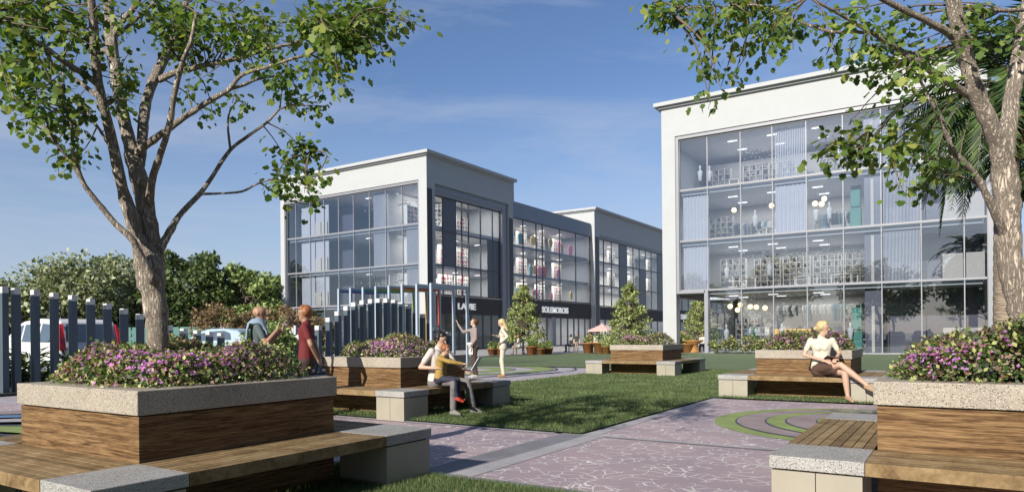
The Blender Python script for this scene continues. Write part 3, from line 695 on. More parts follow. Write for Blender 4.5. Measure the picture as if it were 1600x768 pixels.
# ---------------- ceiling lamps (lit in the photograph)
lampb = MB(); lampb.box(-.3, .3, -.045, .045, -.03, 0)
lp = lampb.build('ceiling_light', ceil_l); first = True
def lamps(pts, label, group):
    global first
    for p in pts:
        o = lp if first else lp.copy()
        if not first: col.objects.link(o)
        first = False
        o.location = p; tag(o, label+', '+('ground floor', 'second storey', 'third storey', 'top storey')[min(3, int((p[2]-.5)//3.3))]+(', rear row' if p[1] in (49, 71, 97, 54) else ''), 'ceiling light', group)
zc4 = [z-.31 for z in ZF[1:4]]+[13.97]
def big(c): c.scale = (1, 1, 1); return c
lamps([(x, y, z) for z in zc4 for x in (-12.4, -9.9, -7.2) for y in (46.5, 49)], 'white strip light on a ceiling inside the right glass building', 'strip lights in the right building')
lamps([(x, y, z) for z in zc4 for x in (-45.5, -42.2, -39) for y in (46.5,)], 'white strip light on a ceiling inside the left glass building', 'strip lights in the left building')
lamps([(x, y, z) for z in (4.0, 7.0, 9.9, 13.9) for x in (-38.6,) for y in (47, 50.5, 54)], 'white strip light behind the side windows of the left building', 'strip lights behind the side windows')
lamps([(x, y, z) for z in (3.25, 7.1, 10.0, 12.9) for x in (-39,) for y in (59, 63, 67, 71)], 'white strip light inside the grey link building', 'strip lights in the link building')
lamps([(x, y, z) for z in (3.15, 7.1, 10.0, 12.95) for x in (-39,) for y in (79, 85, 91, 97)], 'white strip light inside the farther white block', 'strip lights in the farther block')
# real area lamps do the lighting of those rooms
def room_light(x, y, z, sx_, sy_, e):
    l = bpy.data.lights.new('room_light', 'AREA'); l.shape = 'RECTANGLE'; l.size = sx_; l.size_y = sy_; l.energy = e; l.color = (1, .96, .9)
    o = bpy.data.objects.new('room_light', l); col.objects.link(o); o.location = (x, y, z)
for z in zc4:
    room_light(-9.5, 48, z-.08, 9, 4, 260); room_light(-43, 47.8, z-.08, 10, 3, 120)
for z in (4.0, 7.0, 9.9, 13.85): room_light(-39.2, 51, z-.1, 3, 9, 380)
for z in (3.2, 7.1, 10.0, 12.9): room_light(-39.8, 66, z-.1, 3, 15, 650)
for z in (3.1, 7.1, 10.0, 12.9): room_light(-39.8, 90, z-.1, 3, 22, 800)
# ---------------- shop fittings seen through the glass
def shelf(w=1.7, h=2.3, cols=4, rows=6, seed=0, colours=()):
    root = empty('shelf_unit'); b = MB(); t = .045
    for i in range(cols+1): x = -w/2+w*i/cols; b.box(x-t/2, x+t/2, 0, .35, 0, h)
    for j in range(rows+1): z = h*j/rows; b.box(-w/2, w/2, .01, .34, z-t/2 if j else 0, z+t/2 if j < rows else h)
    b.build('frame', M['shelf'], root)
    g = MB(); r = random.Random(seed)
    for i in range(cols):
        for j in range(rows):
            k = 0; x = -w/2+w*i/cols+.06
            while x < -w/2+w*(i+1)/cols-.12:
                ww = r.uniform(.05, .14); hh = r.uniform(.1, h/rows*.8)
                if r.random() < .75: g.box(x, x+ww, .06, .28, h*j/rows+.03, h*j/rows+.03+hh, r.randrange(4))
                x += ww+r.uniform(.01, .06)
    g.build('goods', colours or GOODS1, root)
    return root
def pc(n, c): return plain(n, c, .6, var=.05)
GOODS1 = [pc('goods_grey', (.3, .3, .32)), pc('goods_white', (.6, .6, .58)), pc('goods_brown', (.25, .18, .12)), pc('goods_dark', (.05, .05, .07))]
GOODS2 = [pc('goods_red', (.5, .05, .05)), pc('goods_pink', (.7, .2, .35)), pc('goods_yellow', (.65, .45, .08)), pc('goods_teal', (.1, .35, .38))]
sA = shelf(seed=1); sB = shelf(seed=2, colours=GOODS2[:2]+GOODS1[:2])
used = set()
def putc(o, loc, rz, label, cat, group):
    if o.name in used: o = copy_tree(o)
    else: used.add(o.name)
    o.location = loc; o.rotation_euler = (0, 0, rz); tag(o, label, cat, group); return o
for j, x, y in [(3, -14.2, 49.5), (3, -11.6, 49.5), (3, -9.9, 49.8), (3, -6.6, 49.0), (3, -5.2, 49.6), (2, -9.6, 50), (0, -12.4, 50.2), (0, -5.4, 50.4), (1, -12.9, 48.2), (1, -10.9, 49.4), (1, -9.0, 49.4), (1, -7.1, 49.4), (1, -5.6, 49.4), (2, -14.2, 50)]:
    putc(sA, (x, y, ZF[j]+.01), 0, 'pale grid shelf unit full of goods on the %s behind the right facade' % ('ground floor', 'second storey', 'third storey', 'top storey')[j], 'shelf unit', 'shelf units inside the right building')
for j, x in [(3, -39.2), (3, -41), (1, -45.5), (1, -43.6), (1, -40), (2, -44.9), (3, -45.5)]:
    putc(sA, (x, 48.2, ZF[j]+.01), 0, 'pale grid shelf unit behind the glass of the left building', 'shelf unit', 'shelf units inside the left building')
for z in (7.4, 10.3, 4.85):
    for y in (50.5, 53.0, 46): putc(sB, (-39.6, y, z-.1), math.pi/2, 'shelf unit with coloured goods behind the side windows of the left building', 'shelf unit', 'shelf units behind the side windows')
for z in (7.45, 10.35, 4.95):
    for y in (59, 61.5, 65, 68.5, 72.5): putc(sB if (y*2+z) % 3 > 1 else sA, (-39.8-.5*(y % 2), y, z), math.pi/2, 'shelf unit with coloured goods in the link building, %s, %s from the left' % ({7.45: 'third storey', 10.35: 'top storey', 4.95: 'second storey'}[z], {59: 'first', 61.5: 'second', 65: 'third', 68.5: 'fourth', 72.5: 'fifth'}[y]), 'shelf unit', 'shelf units in the link building')
for z in (7.4, 10.3):
    for y in (79, 82, 87, 94, 101): putc(sA, (-39.6, y, z), math.pi/2, 'grid shelf unit inside the farther white block, %s' % ('third storey' if z < 9 else 'top storey'), 'shelf unit', 'shelf units in the farther block')
# tables with goods and dressed display busts inside the shops
tbl = empty('display_table'); b = MB(); b.box(-.8, .8, -.35, .35, .72, .78); b.build('top', M['box'], tbl)
for sx_ in (-.72, .72):
    for sy_ in (-.28, .28): b = MB(); b.box(sx_-.03, sx_+.03, sy_-.03, sy_+.03, 0, .72); b.build('leg', M['shelf'], tbl)
bust = empty('display_bust'); b = MB(); b.lathe([(.02, .75), (.13, .80), (.11, 1.0), (.17, 1.25), (.16, 1.40), (.06, 1.48), (.05, 1.56), (.07, 1.62), (.07, 1.74), (.03, 1.80)], n=14); b.build('torso', GOODS1[1], bust)
b = MB(); b.lathe([(.2, 0), (.2, .03), (.02, .05), (.02, .78)], n=12); b.build('stand', M['black'], bust)
for j, x, y in [(3, -12.5, 47), (3, -8.2, 47.4), (1, -11.5, 46.8), (1, -8.0, 46.9), (1, -5.8, 47), (2, -10.4, 47.2), (0, -11.8, 46.8), (0, -6.8, 46.4)]:
    putc(tbl, (x, y, ZF[j]+.03), .1*x, 'display table on the %s of the right building, behind glass bay %s' % (('ground floor', 'second storey', 'third storey', 'top storey')[j], ('one', 'two', 'three', 'four', 'five', 'six')[int((x+14)/1.93)]), 'table', 'display tables in the right building')
for n_, (j, x, y) in enumerate([(3, -14.3, 45.6), (3, -13.8, 46.0), (2, -10.8, 45.7), (2, -7.2, 45.8), (2, -6.4, 45.5), (1, -12.6, 45.6), (1, -9.9, 45.5), (0, -12.6, 45.4), (0, -9.2, 45.6), (0, -5.3, 45.4), (3, -5.9, 45.8)]):
    putc(bust, (x, y, ZF[j]+.03), x, 'white display bust behind the glass on the %s of the right building' % ('ground floor', 'second storey', 'third storey', 'top storey')[j], 'display bust', 'display busts in the right building')
# garments on rails
def garment_mesh(kind, mat):
    b = MB()
    w_ = .20; h = {0: .75, 1: 1.1, 2: .6}[kind]
    pr = [(-.07, 0), (.07, 0), (w_, -.10), (w_*1.15, -.38), (w_*.8, -.36), (w_*.78, -h), (-w_*.78, -h), (-w_*.8, -.36), (-w_*1.15, -.38), (-w_, -.10)]
    n = len(pr); vs = [(x, -.035, z) for x, z in pr]+[(x, .035, z) for x, z in pr]
    fs = [tuple(range(n)), tuple(range(2*n-1, n-1, -1))]+[(k, k+n, (k+1) % n+n, (k+1) % n) for k in range(n)]
    b.add(vs, fs); b.tube([(0, 0, 0), (0, 0, .07)], .008, 4)
    return b.build('garment', mat)
GM = [pc('cloth_teal', (.10, .25, .22)), pc('cloth_grey', (.32, .34, .34)), pc('cloth_white', (.62, .62, .58)), pc('cloth_dark', (.08, .09, .11)), pc('cloth_blue', (.16, .26, .34))]
gp = [garment_mesh(i % 3, GM[i]) for i in range(5)]
rail = empty('clothes_rail'); b = MB(); b.tube([(-1.4, 0, 1.75), (1.4, 0, 1.75)], .02, 6); b.build('bar', M['grey'], rail)
b = MB(); [b.tube([(x, 0, 0), (x, 0, 1.75)], .018, 6) for x in (-1.35, 1.35)]; b.build('stand', M['grey'], rail)
gr = random.Random(3)
for (x, y, z, grp, where) in [(-11.9, 49.6, ZF[2], 'r2', 'third storey of the right building'), (-6.4, 48.9, ZF[2], 'r2', 'third storey of the right building'), (-10.8, 49.0, .03, 'r0', 'ground floor of the right building'), (-7.6, 49.6, .03, 'r0', 'ground floor of the right building'), (-6.2, 49.6, 1.45, 'r0', 'ground floor of the right building'), (-9.0, 49.9, 1.45, 'r0', 'ground floor of the right building')]:
    putc(rail, (x, y, z), 0, 'thin steel clothes rail on the '+where, 'clothes rail', 'clothes rails on the '+where)
    for k in range(13):
        g = gp[gr.choice([0, 1, 2, 1, 3, 4, 2])]
        if g.name in used: g = g.copy(); col.objects.link(g)
        else: used.add(g.name)
        g.location = (x-1.25+k*.2+gr.uniform(-.03, .03), y, z+1.66); g.rotation_euler = (0, 0, gr.uniform(.3, 1.2)); tag(g, g.data.materials[0].name.split('_')[1].split('.')[0]+' garment hanging from a rail on the '+where, 'garment', 'garments on the '+where)
gc = [garment_mesh(i % 3, m) for i, m in enumerate(GOODS2)]
gr = random.Random(9)
for k in range(26):
    z = (6.3, 9.2, 12.1)[k % 3]+gr.uniform(-.4, .2); y = 58.5+gr.uniform(0, 15); g = gc[k % 4]
    if g.name in used: g = g.copy(); col.objects.link(g)
    else: used.add(g.name)
    g.location = (-38.3-gr.uniform(0, .5), y, z); g.scale = (1.6, 1.6, 1.6); g.rotation_euler = (0, 0, gr.uniform(1.1, 2)); tag(g, '%s garment displayed on the %s of the link building' % (('red', 'pink', 'yellow', 'teal')[k % 4], ('second storey', 'third storey', 'top storey')[k % 3]), 'garment', 'coloured garments in the link building')
for x, nm in ((-41.0, 'left'), (-39.6, 'right')):
    tag(part('display_board', pc('board_orange', (.55, .28, .06)), None, [(x-.3, x+.3, 47.2, 47.3, 7.6, 9.3)]), 'orange display board in the left building third storey, %s one' % nm, 'board')
# branching black pendant lamps and round globe lamps
br = empty('branch_lamp'); b = MB(); r = random.Random(4)
pts = [(0, 0, 0)]
for k in range(6):
    a = k*1.047; p1 = (.38*math.cos(a), .38*math.sin(a), r.uniform(-.12, .12)); b.tube([(0, 0, 0), p1], .02, 5)
    for s in (-1, 1):
        a2 = a+s*.5; p2 = (p1[0]+.3*math.cos(a2), p1[1]+.3*math.sin(a2), p1[2]+r.uniform(-.15, .15)); b.tube([p1, p2], .016, 5); pts.append(p2)
b.tube([(0, 0, 0), (0, 0, .7)], .01, 4); b.build('arms', M['black'], br)
b = MB(); [b.ball(p, .045, 8) for p in pts]; b.build('bulbs', M['chrome'], br)
for (x, y, j) in [(-11.2, 45.9, 4), (-10.2, 47.3, 4), (-8.6, 46.2, 4), (-6.6, 45.8, 4), (-5.2, 46.5, 4), (-11, 46, 2), (-9.6, 45.6, 2), (-8.4, 46.2, 2), (-6.5, 45.8, 2), (-5.2, 46.5, 2)]:
    putc(br, (x, y, ZF[j]-1.05), x, 'black branching pendant lamp under the %s ceiling of the right building' % ('top storey' if j == 4 else 'second storey'), 'pendant lamp', 'branching lamps in the right building')
for (x, y, j) in [(-44.6, 46, 4), (-40.6, 46, 4), (-39.3, 47, 4), (-44.2, 46, 2), (-41, 46.2, 2), (-40, 45.8, 2), (-46, 46, 2)]:
    putc(br, (x, y, ZF[j]-1.05), x, 'black branching pendant lamp under a ceiling of the left building', 'pendant lamp', 'branching lamps in the left building')
gl = empty('globe_lamp'); b = MB(); b.ball((0, 0, 0), .17, 12); b.build('globe', emis('globe_glow', (1, .75, .4), 1.1), gl)
b = MB(); b.tube([(0, 0, .16), (0, 0, .9)], .008, 4); b.build('cord', M['black'], gl)
for (x, y, z) in [(-12.4, 45.6, 3.0), (-11.9, 46.2, 3.1), (-11.9, 45.5, 2.75), (-11.2, 45.9, 2.95), (-10.7, 45.4, 2.9), (-10.3, 46, 2.85), (-12.2, 46, 9.3), (-9.8, 45.8, 9.3), (-7.2, 45.5, 9.1), (-6.7, 45.6, 9.35), (-6.8, 45.3, 9.0)]:
    putc(gl, (x, y, z), 0, 'round warm globe lamp on a cord behind the right facade, '+('ground floor' if z < 4 else 'third storey'), 'globe lamp', 'globe lamps in the right building')
tag(part('sofa', pc('sofa_yellow', (.65, .36, .04)), None, [(-10.2, -7.9, 47.4, 48.2, .04, .5), (-10.2, -7.9, 48.0, 48.25, .5, 1.5), (-10.2, -9.95, 47.4, 48.0, .5, .8), (-8.15, -7.9, 47.4, 48.0, .5, .8)], bevel=.05), 'bright orange yellow sofa inside the right ground floor', 'sofa')
for x, y in ((-5.0, 45.8),):
    for j in (0, 2): tag(part('display_column', pc('green_cloth', (.04, .22, .17)), None, [(x-.32, x+.32, y-.15, y+.15, ZF[j]+.05, ZF[j]+1.35), (x-.28, x+.28, y-.13, y+.13, ZF[j]+1.4, ZF[j]+2.7)], bevel=.06), 'stacked green padded display on the %s storey beside the dark panel' % ('ground' if j == 0 else 'third'), 'display')
# ================================================================ FOREGROUND TREES
def catmull(P, k=4):
    P = [np.array(p, float) for p in P]; out = []
    for i in range(len(P)-1):
        a, b, c, d = P[max(i-1, 0)], P[i], P[i+1], P[min(i+2, len(P)-1)]
        for t in np.arange(0, 1, 1/k): out.append(.5*((2*b)+(-a+c)*t+(2*a-5*b+4*c-d)*t*t+(-a+3*b-3*c+d)*t**3))
    out.append(P[-1]); return out
def limb(mb, pts, n=10, jit=.0, k=4):
    """pts: (px, py, depth, radius_px)"""
    Q = catmull([(*at(p[0], p[1], p[2]), p[3]*p[2]/F_PX) for p in pts], k)
    P = [q[:3]+rng.normal(0, jit*q[3], 3) for q in Q]; R = [max(.004, q[3]*(1+rng.normal(0, .05))) for q in Q]
    mb.tube(P, R, n); return P
def maple(label, limbs, clusters, seed, d0, leafsize=.062, dens=1.0):
    g = np.random.default_rng(seed)
    base = at(*limbs[0][0][:3])
    root = empty('maple_tree', (base[0], base[1], ZC-.06)); tag(root, label, 'tree')
    tb = MB(); pts = []
    for i, l in enumerate(limbs):
        l = [(a, b, c, r*(.86 if i > 3 or label[0] == 'l' and i > 2 else 1)) for a, b, c, r in l]
        P = limb(tb, l, 14 if l[0][3] > 9 else 8, .03)
        if i > 0: pts += P
    pts = np.array(pts)
    LP = []; LD = []
    for (cx, cy, rx, ry, dd, q) in clusters:
        ntw = max(2, int(rx*ry/170*q*dens))
        for t in range(ntw):
            a = g.uniform(0, 6.28); rr = math.sqrt(g.uniform(0, 1))
            d = d0+dd+g.normal(0, .45)
            tip = at(cx+rx*rr*math.cos(a), cy+ry*rr*math.sin(a), d)
            j = np.argmin(np.linalg.norm(pts-tip, axis=1)+g.uniform(0, .2)); s = pts[j]
            dist = np.linalg.norm(tip-s)
            mid = (s+tip)/2+g.normal(0, .06*dist+.01, 3)+np.array([0, 0, .08*dist])
            Q = catmull([s, mid, tip], 4)
            tb.tube(Q, list(np.linspace(min(.014, .004+.008*dist), .0022, len(Q))), 4, 1)
            # leaves along the outer part of the twig
            m = g.integers(16, 28)
            dirn = unit(tip-mid)
            for k in range(m):
                u = g.uniform(.35, 1.0)*(len(Q)-1); i0 = min(int(u), len(Q)-2); p = Q[i0]+(Q[i0+1]-Q[i0])*(u-i0)
                off = g.normal(0, .055, 3); off[2] -= .02
                LP.append(p+off); LD.append(unit(off)*.9+dirn*.4+g.normal(0, .35, 3)+np.array([0, 0, -.45]))
    LP = np.array(LP); LD = np.array(LD); n = len(LP)
    Nr = unit(g.normal(0, .42, (n, 3))+np.array([0, -.25, 1.0]))
    V = leaf_verts(LP, LD, Nr, leafsize*g.uniform(.6, 1.25, n), LEAFM)
    o = tb.build('trunk', [M['bark'], M['barkfar']]); o3 = mesh_np('crown', V, 12, M['leaf'])
    for x in (o, o3): x.parent = root; x.matrix_parent_inverse = Matrix.Translation(-root.location)
    return root
D = 5.85
TA = [
 [(249, 640, D, 17), (247, 560, D, 15), (246, 515, D, 15), (244, 490, D, 16.5), (240, 460, D, 18), (235, 430, D, 20.5), (230, 402, D-.02, 20), (222, 380, D-.05, 13)],
 [(232, 425, D, 14), (222, 392, D-.06, 12), (212, 362, D-.08, 11), (203, 330, D-.1, 10.5), (196, 310, D-.1, 9.5), (188, 280, D-.15, 8.3), (178, 232, D-.2, 8), (167, 185, D-.3, 7.2), (156, 141, D-.4, 6.8), (149, 90, D-.5, 6.6), (146, 34, D-.6, 6), (140, -30, D-.7, 5), (130, -110, D-.8, 3)],
 [(237, 425, D, 13), (239, 388, D+.04, 13), (230, 338, D+.05, 13), (222, 295, D+.05, 13), (212, 262, D+.05, 12), (203, 225, D+.1, 9.6), (193, 184, D+.1, 9), (182, 125, D+.2, 8.2), (174, 65, D+.3, 8.6), (170, 15, D+.4, 7.5), (174, -60, D+.5, 5), (180, -120, D+.6, 3)],
 [(216, 262, D+.06, 9), (221, 236, D+.12, 8), (223, 200, D+.2, 8), (227, 168, D+.3, 8), (236, 135, D+.4, 7.8), (250, 104, D+.5, 7.8), (268, 68, D+.6, 7), (282, 30, D+.7, 5.5), (296, -10, D+.8, 3)],
 [(233, 318, D+.02, 8), (238, 280, D-.1, 6.5), (249, 246, D-.2, 6), (260, 212, D-.3, 5.5), (267, 183, D-.35, 5.5), (272, 150, D-.4, 5), (284, 100, D-.5, 4.5), (298, 65, D-.6, 3.5), (306, 20, D-.6, 2.5)],
 [(210, 240, D+.05, 6), (222, 232, D, 6), (246, 214, D-.1, 6), (273, 194, D-.15, 5.5), (302, 174, D-.2, 5), (335, 153, D-.3, 4.6), (358, 140, D-.3, 4), (378, 117, D-.35, 3.6), (420, 104, D-.4, 3), (456, 92, D-.5, 2.8), (484, 84, D-.5, 2.4), (534, 59, D-.6, 1.6)],
 [(358, 140, D-.3, 3), (380, 133, D-.2, 3), (405, 123, D-.1, 2.4), (440, 118, D, 1.6)],
 [(248, 125, D+.45, 6), (275, 113, D+.4, 5), (300, 107, D+.3, 5), (330, 100, D+.3, 4.5), (359, 94, D+.2, 4.2), (398, 83, D+.1, 3.6), (430, 74, D, 3), (456, 68, D, 2.6), (507, 47, D-.1, 2), (560, 20, D-.2, 1.5)],
 [(246, 392, D+.02, 10), (258, 374, D+.1, 7), (269, 355, D+.15, 6), (283, 333, D+.2, 5), (312, 303, D+.3, 4.5), (332, 275, D+.35, 3.8), (360, 234, D+.4, 3.2), (390, 211, D+.45, 2.8), (417, 191, D+.5, 2.4), (437, 170, D+.5, 1.8)],
 [(360, 234, D+.4, 2.4), (356, 195, D+.4, 1.9), (360, 172, D+.35, 1.7), (373, 154, D+.3, 1.2)],
 [(312, 303, D+.3, 2.6), (345, 302, D+.25, 2), (378, 299, D+.2, 2.2), (400, 288, D+.15, 1.8), (430, 277, D+.1, 1.5), (460, 262, D+.1, 1), (485, 235, D, .8)],
 [(240, 440, D-.1, 9), (216, 392, D-.2, 7), (205, 372, D-.25, 6), (180, 349, D-.3, 5.5), (160, 325, D-.35, 5), (143, 304, D-.4, 4.6), (129, 283, D-.45, 4.2), (120, 255, D-.5, 3.8), (114, 232, D-.55, 3.4), (112, 195, D-.6, 3), (100, 159, D-.65, 2.6), (99, 120, D-.7, 2), (96, 90, D-.7, 1.4)],
 [(129, 283, D-.45, 3.6), (110, 252, D-.5, 3.2), (83, 217, D-.6, 3), (62, 188, D-.6, 2.8), (39, 167, D-.7, 2.4), (0, 133, D-.8, 2), (-40, 110, D-.9, 1.4)],
 [(152, 132, D-.4, 6), (143, 124, D-.45, 5.6), (125, 112, D-.55, 5.4), (104, 99, D-.65, 5.2), (68, 73, D-.85, 5), (34, 52, D-1, 4.8), (0, 29, D-1.2, 4.4), (-60, -8, D-1.4, 3)],
 [(168, 160, D-.35, 5.5), (156, 153, D-.3, 5), (130, 133, D-.3, 4.4), (112, 120, D-.3, 3.8), (86, 102, D-.2, 3), (50, 96, D-.1, 2), (20, 100, D, 1.4)],
 [(180, 232, D-.2, 4), (169, 224, D-.15, 2.8), (156, 203, D-.1, 2.4), (140, 180, D, 2), (128, 160, D, 1.4)],
 [(172, 82, D+.3, 4.5), (154, 75, D+.4, 3), (167, 67, D+.45, 3.4), (193, 47, D+.55, 3.4), (221, 23, D+.6, 3), (250, -5, D+.7, 2)],
 [(176, 60, D+.3, 6), (190, 34, D+.35, 5.5), (208, 14, D+.4, 5), (225, -15, D+.5, 4)],
]
CA = [(20, 15, 55, 32, -.8, 1), (95, 15, 50, 22, -.6, .9), (150, 12, 30, 14, -.5, .8), (25, 75, 55, 22, -.8, .8), (95, 55, 35, 18, -.6, .7), (75, 105, 45, 16, -.4, .8), (130, 78, 18, 22, -.2, .5), (18, 125, 40, 20, -.7, .9), (30, 165, 50, 22, -.7, 1),
      (85, 160, 38, 16, -.4, .8), (112, 186, 26, 26, -.5, .8), (60, 195, 40, 14, -.6, .8), (85, 268, 22, 12, -.4, .8), (104, 245, 20, 12, -.4, .7), (118, 225, 16, 22, -.4, .7), (15, 190, 35, 14, -.8, .6),
      (180, 15, 30, 20, .3, .6), (230, 20, 40, 26, .5, .8), (262, 45, 32, 28, .5, 1.1), (295, 30, 50, 30, .3, 1.1), (285, 75, 28, 20, .2, .9), (205, 75, 24, 22, .2, .5), (188, 115, 22, 26, -.2, .6), (190, 155, 20, 22, -.3, .5), (215, 110, 24, 16, .3, .4),
      (345, 22, 55, 26, .1, .9), (405, 18, 50, 24, .1, .7), (430, 60, 45, 22, -.1, .8), (470, 20, 55, 24, -.1, .9), (520, 18, 50, 24, -.2, 1.1), (575, 20, 55, 24, -.3, 1.2), (555, 60, 50, 24, -.3, 1.2), (598, 80, 24, 22, -.3, .9), (628, 35, 34, 13, -.3, .7), (648, 46, 20, 6, -.3, .4),
      (495, 60, 40, 22, -.3, .9), (365, 62, 40, 20, .1, .7), (385, 100, 40, 14, -.2, .5), (455, 115, 34, 18, -.3, .8), (490, 135, 34, 18, -.3, .9), (510, 165, 25, 12, -.3, .8), (445, 160, 22, 10, .2, .7), (372, 160, 22, 20, .3, .7), (330, 187, 15, 8, .3, .5), (330, 120, 40, 14, -.2, .5), (525, 110, 30, 18, -.4, .8), (545, 140, 10, 6, -.4, .4),
      (480, 228, 26, 14, .1, 1), (462, 255, 20, 14, .1, 1), (455, 285, 22, 12, .1, 1.1), (440, 272, 20, 8, .1, .8), (478, 318, 22, 9, .1, .9), (470, 300, 15, 8, .1, .8), (425, 285, 12, 5, .1, .4)]
maple('big maple with forked trunk growing out of the left planter', TA, CA, 31, D, .051, 1.5)
D = 5.2
TE = [
 [(1642, 640, D, 26), (1630, 590, D, 25), (1612, 540, D, 22), (1600, 500, D, 20), (1590, 460, D, 18.5), (1581, 420, D, 18), (1575, 370, D, 18), (1574, 320, D, 18), (1570, 275, D, 18), (1565, 240, D, 17)],
 [(1570, 270, D, 15), (1560, 228, D-.05, 13.5), (1550, 200, D-.1, 12.5), (1530, 156, D-.15, 12), (1520, 125, D-.2, 11.5), (1511, 98, D-.2, 11.5), (1499, 50, D-.3, 11), (1490, 5, D-.35, 10.5), (1480, -60, D-.4, 8), (1476, -120, D-.4, 5)],
 [(1570, 270, D, 14), (1573, 225, D+.05, 12), (1580, 160, D+.1, 11.5), (1591, 95, D+.15, 11), (1601, 45, D+.2, 11), (1612, -20, D+.25, 9), (1620, -90, D+.3, 6)],
 [(1534, 165, D-.15, 8), (1520, 152, D-.15, 7), (1500, 140, D-.2, 6.6), (1476, 125, D-.3, 6.2), (1450, 108, D-.35, 5.8), (1429, 94, D-.4, 5.4), (1408, 80, D-.4, 5), (1386, 66, D-.5, 4.4), (1351, 45, D-.6, 3.8), (1325, 30, D-.6, 3.2), (1300, 16, D-.7, 2.6), (1262, -5, D-.8, 1.6)],
 [(1497, 70, D-.25, 8), (1485, 54, D-.3, 6.8), (1456, 37, D-.4, 6.2), (1417, 18, D-.5, 5.6), (1378, -2, D-.6, 4.8), (1340, -25, D-.7, 3)],
 [(1362, 52, D-.55, 3.4), (1330, 50, D-.55, 3), (1300, 50, D-.5, 2.8), (1270, 42, D-.5, 2.4), (1240, 30, D-.5, 2.2), (1215, 18, D-.5, 1.8), (1180, 8, D-.5, 1.4), (1130, 10, D-.5, 1), (1080, 12, D-.5, .8), (1040, 20, D-.5, .6)],
 [(1495, 15, D-.3, 5), (1512, 10, D-.25, 4.2), (1534, 15, D-.2, 4.2), (1560, 17, D-.1, 4), (1590, 16, D, 4), (1630, 14, D+.1, 3)],
 [(1572, 375, D, 9), (1562, 350, D-.08, 7.5), (1549, 322, D-.15, 6.8), (1538, 298, D-.2, 6.2), (1524, 272, D-.25, 5.6), (1508, 255, D-.3, 5.2), (1491, 238, D-.35, 4.8), (1480, 212, D-.4, 4.5), (1471, 188, D-.45, 4.2), (1456, 160, D-.5, 3.6), (1442, 134, D-.5, 2.8), (1424, 103, D-.55, 2)],
 [(1493, 244, D-.35, 2.6), (1475, 248, D-.35, 2), (1456, 248, D-.4, 1.7), (1421, 242, D-.45, 1.4), (1380, 236, D-.5, 1.1), (1330, 228, D-.5, .8)],
]
CE = [(1030, 20, 20, 8, -.4, .7), (1060, 12, 30, 12, -.4, .9), (1035, 38, 12, 8, -.4, .6), (1095, 5, 40, 12, -.4, 1), (1130, 42, 30, 10, -.4, .9), (1100, 58, 14, 5, -.4, .5), (1160, 15, 40, 22, -.5, 1.2), (1185, 35, 28, 22, -.5, 1.2), (1190, 62, 20, 12, -.5, .9), (1225, 40, 24, 14, -.5, .7),
      (1215, 80, 40, 7, -.5, .7), (1175, 90, 26, 9, -.5, .8), (1150, 115, 30, 12, -.5, 1.1), (1130, 132, 20, 12, -.5, 1.1), (1108, 160, 6, 6, -.5, .6), (1285, 90, 26, 14, -.5, .9), (1310, 105, 22, 10, -.5, .8), (1300, 25, 40, 14, -.5, .8), (1345, 20, 40, 16, -.6, .7),
      (1340, 75, 30, 20, -.5, .8), (1375, 95, 36, 22, -.4, .9), (1400, 60, 26, 16, -.4, .8), (1395, 30, 26, 14, -.4, .5), (1430, 115, 28, 18, -.4, 1.1), (1462, 112, 20, 16, -.4, 1), (1450, 130, 16, 10, -.4, .9), (1385, 125, 16, 7, -.4, .6),
      (1335, 195, 20, 9, -.5, .9), (1350, 210, 22, 10, -.5, .9), (1395, 190, 28, 14, -.5, 1), (1290, 240, 18, 10, -.5, .9), (1325, 240, 26, 12, -.5, 1.1), (1365, 240, 30, 14, -.5, 1.1), (1400, 222, 26, 14, -.45, 1.1), (1420, 205, 22, 14, -.45, .8), (1400, 300, 14, 6, -.5, .7), (1430, 285, 26, 16, -.4, 1.1), (1450, 260, 20, 14, -.4, .8),
      (1525, 30, 22, 22, -.2, 1), (1535, 58, 16, 10, -.2, .9), (1500, 25, 10, 14, -.3, .4), (1575, 52, 12, 7, 0, .6), (1455, 10, 22, 8, -.4, .7), (1590, 55, 12, 6, .1, .5)]
maple('leaning maple with forked pale trunk growing at the right edge', TE, CE, 32, D, .047, 1.15)

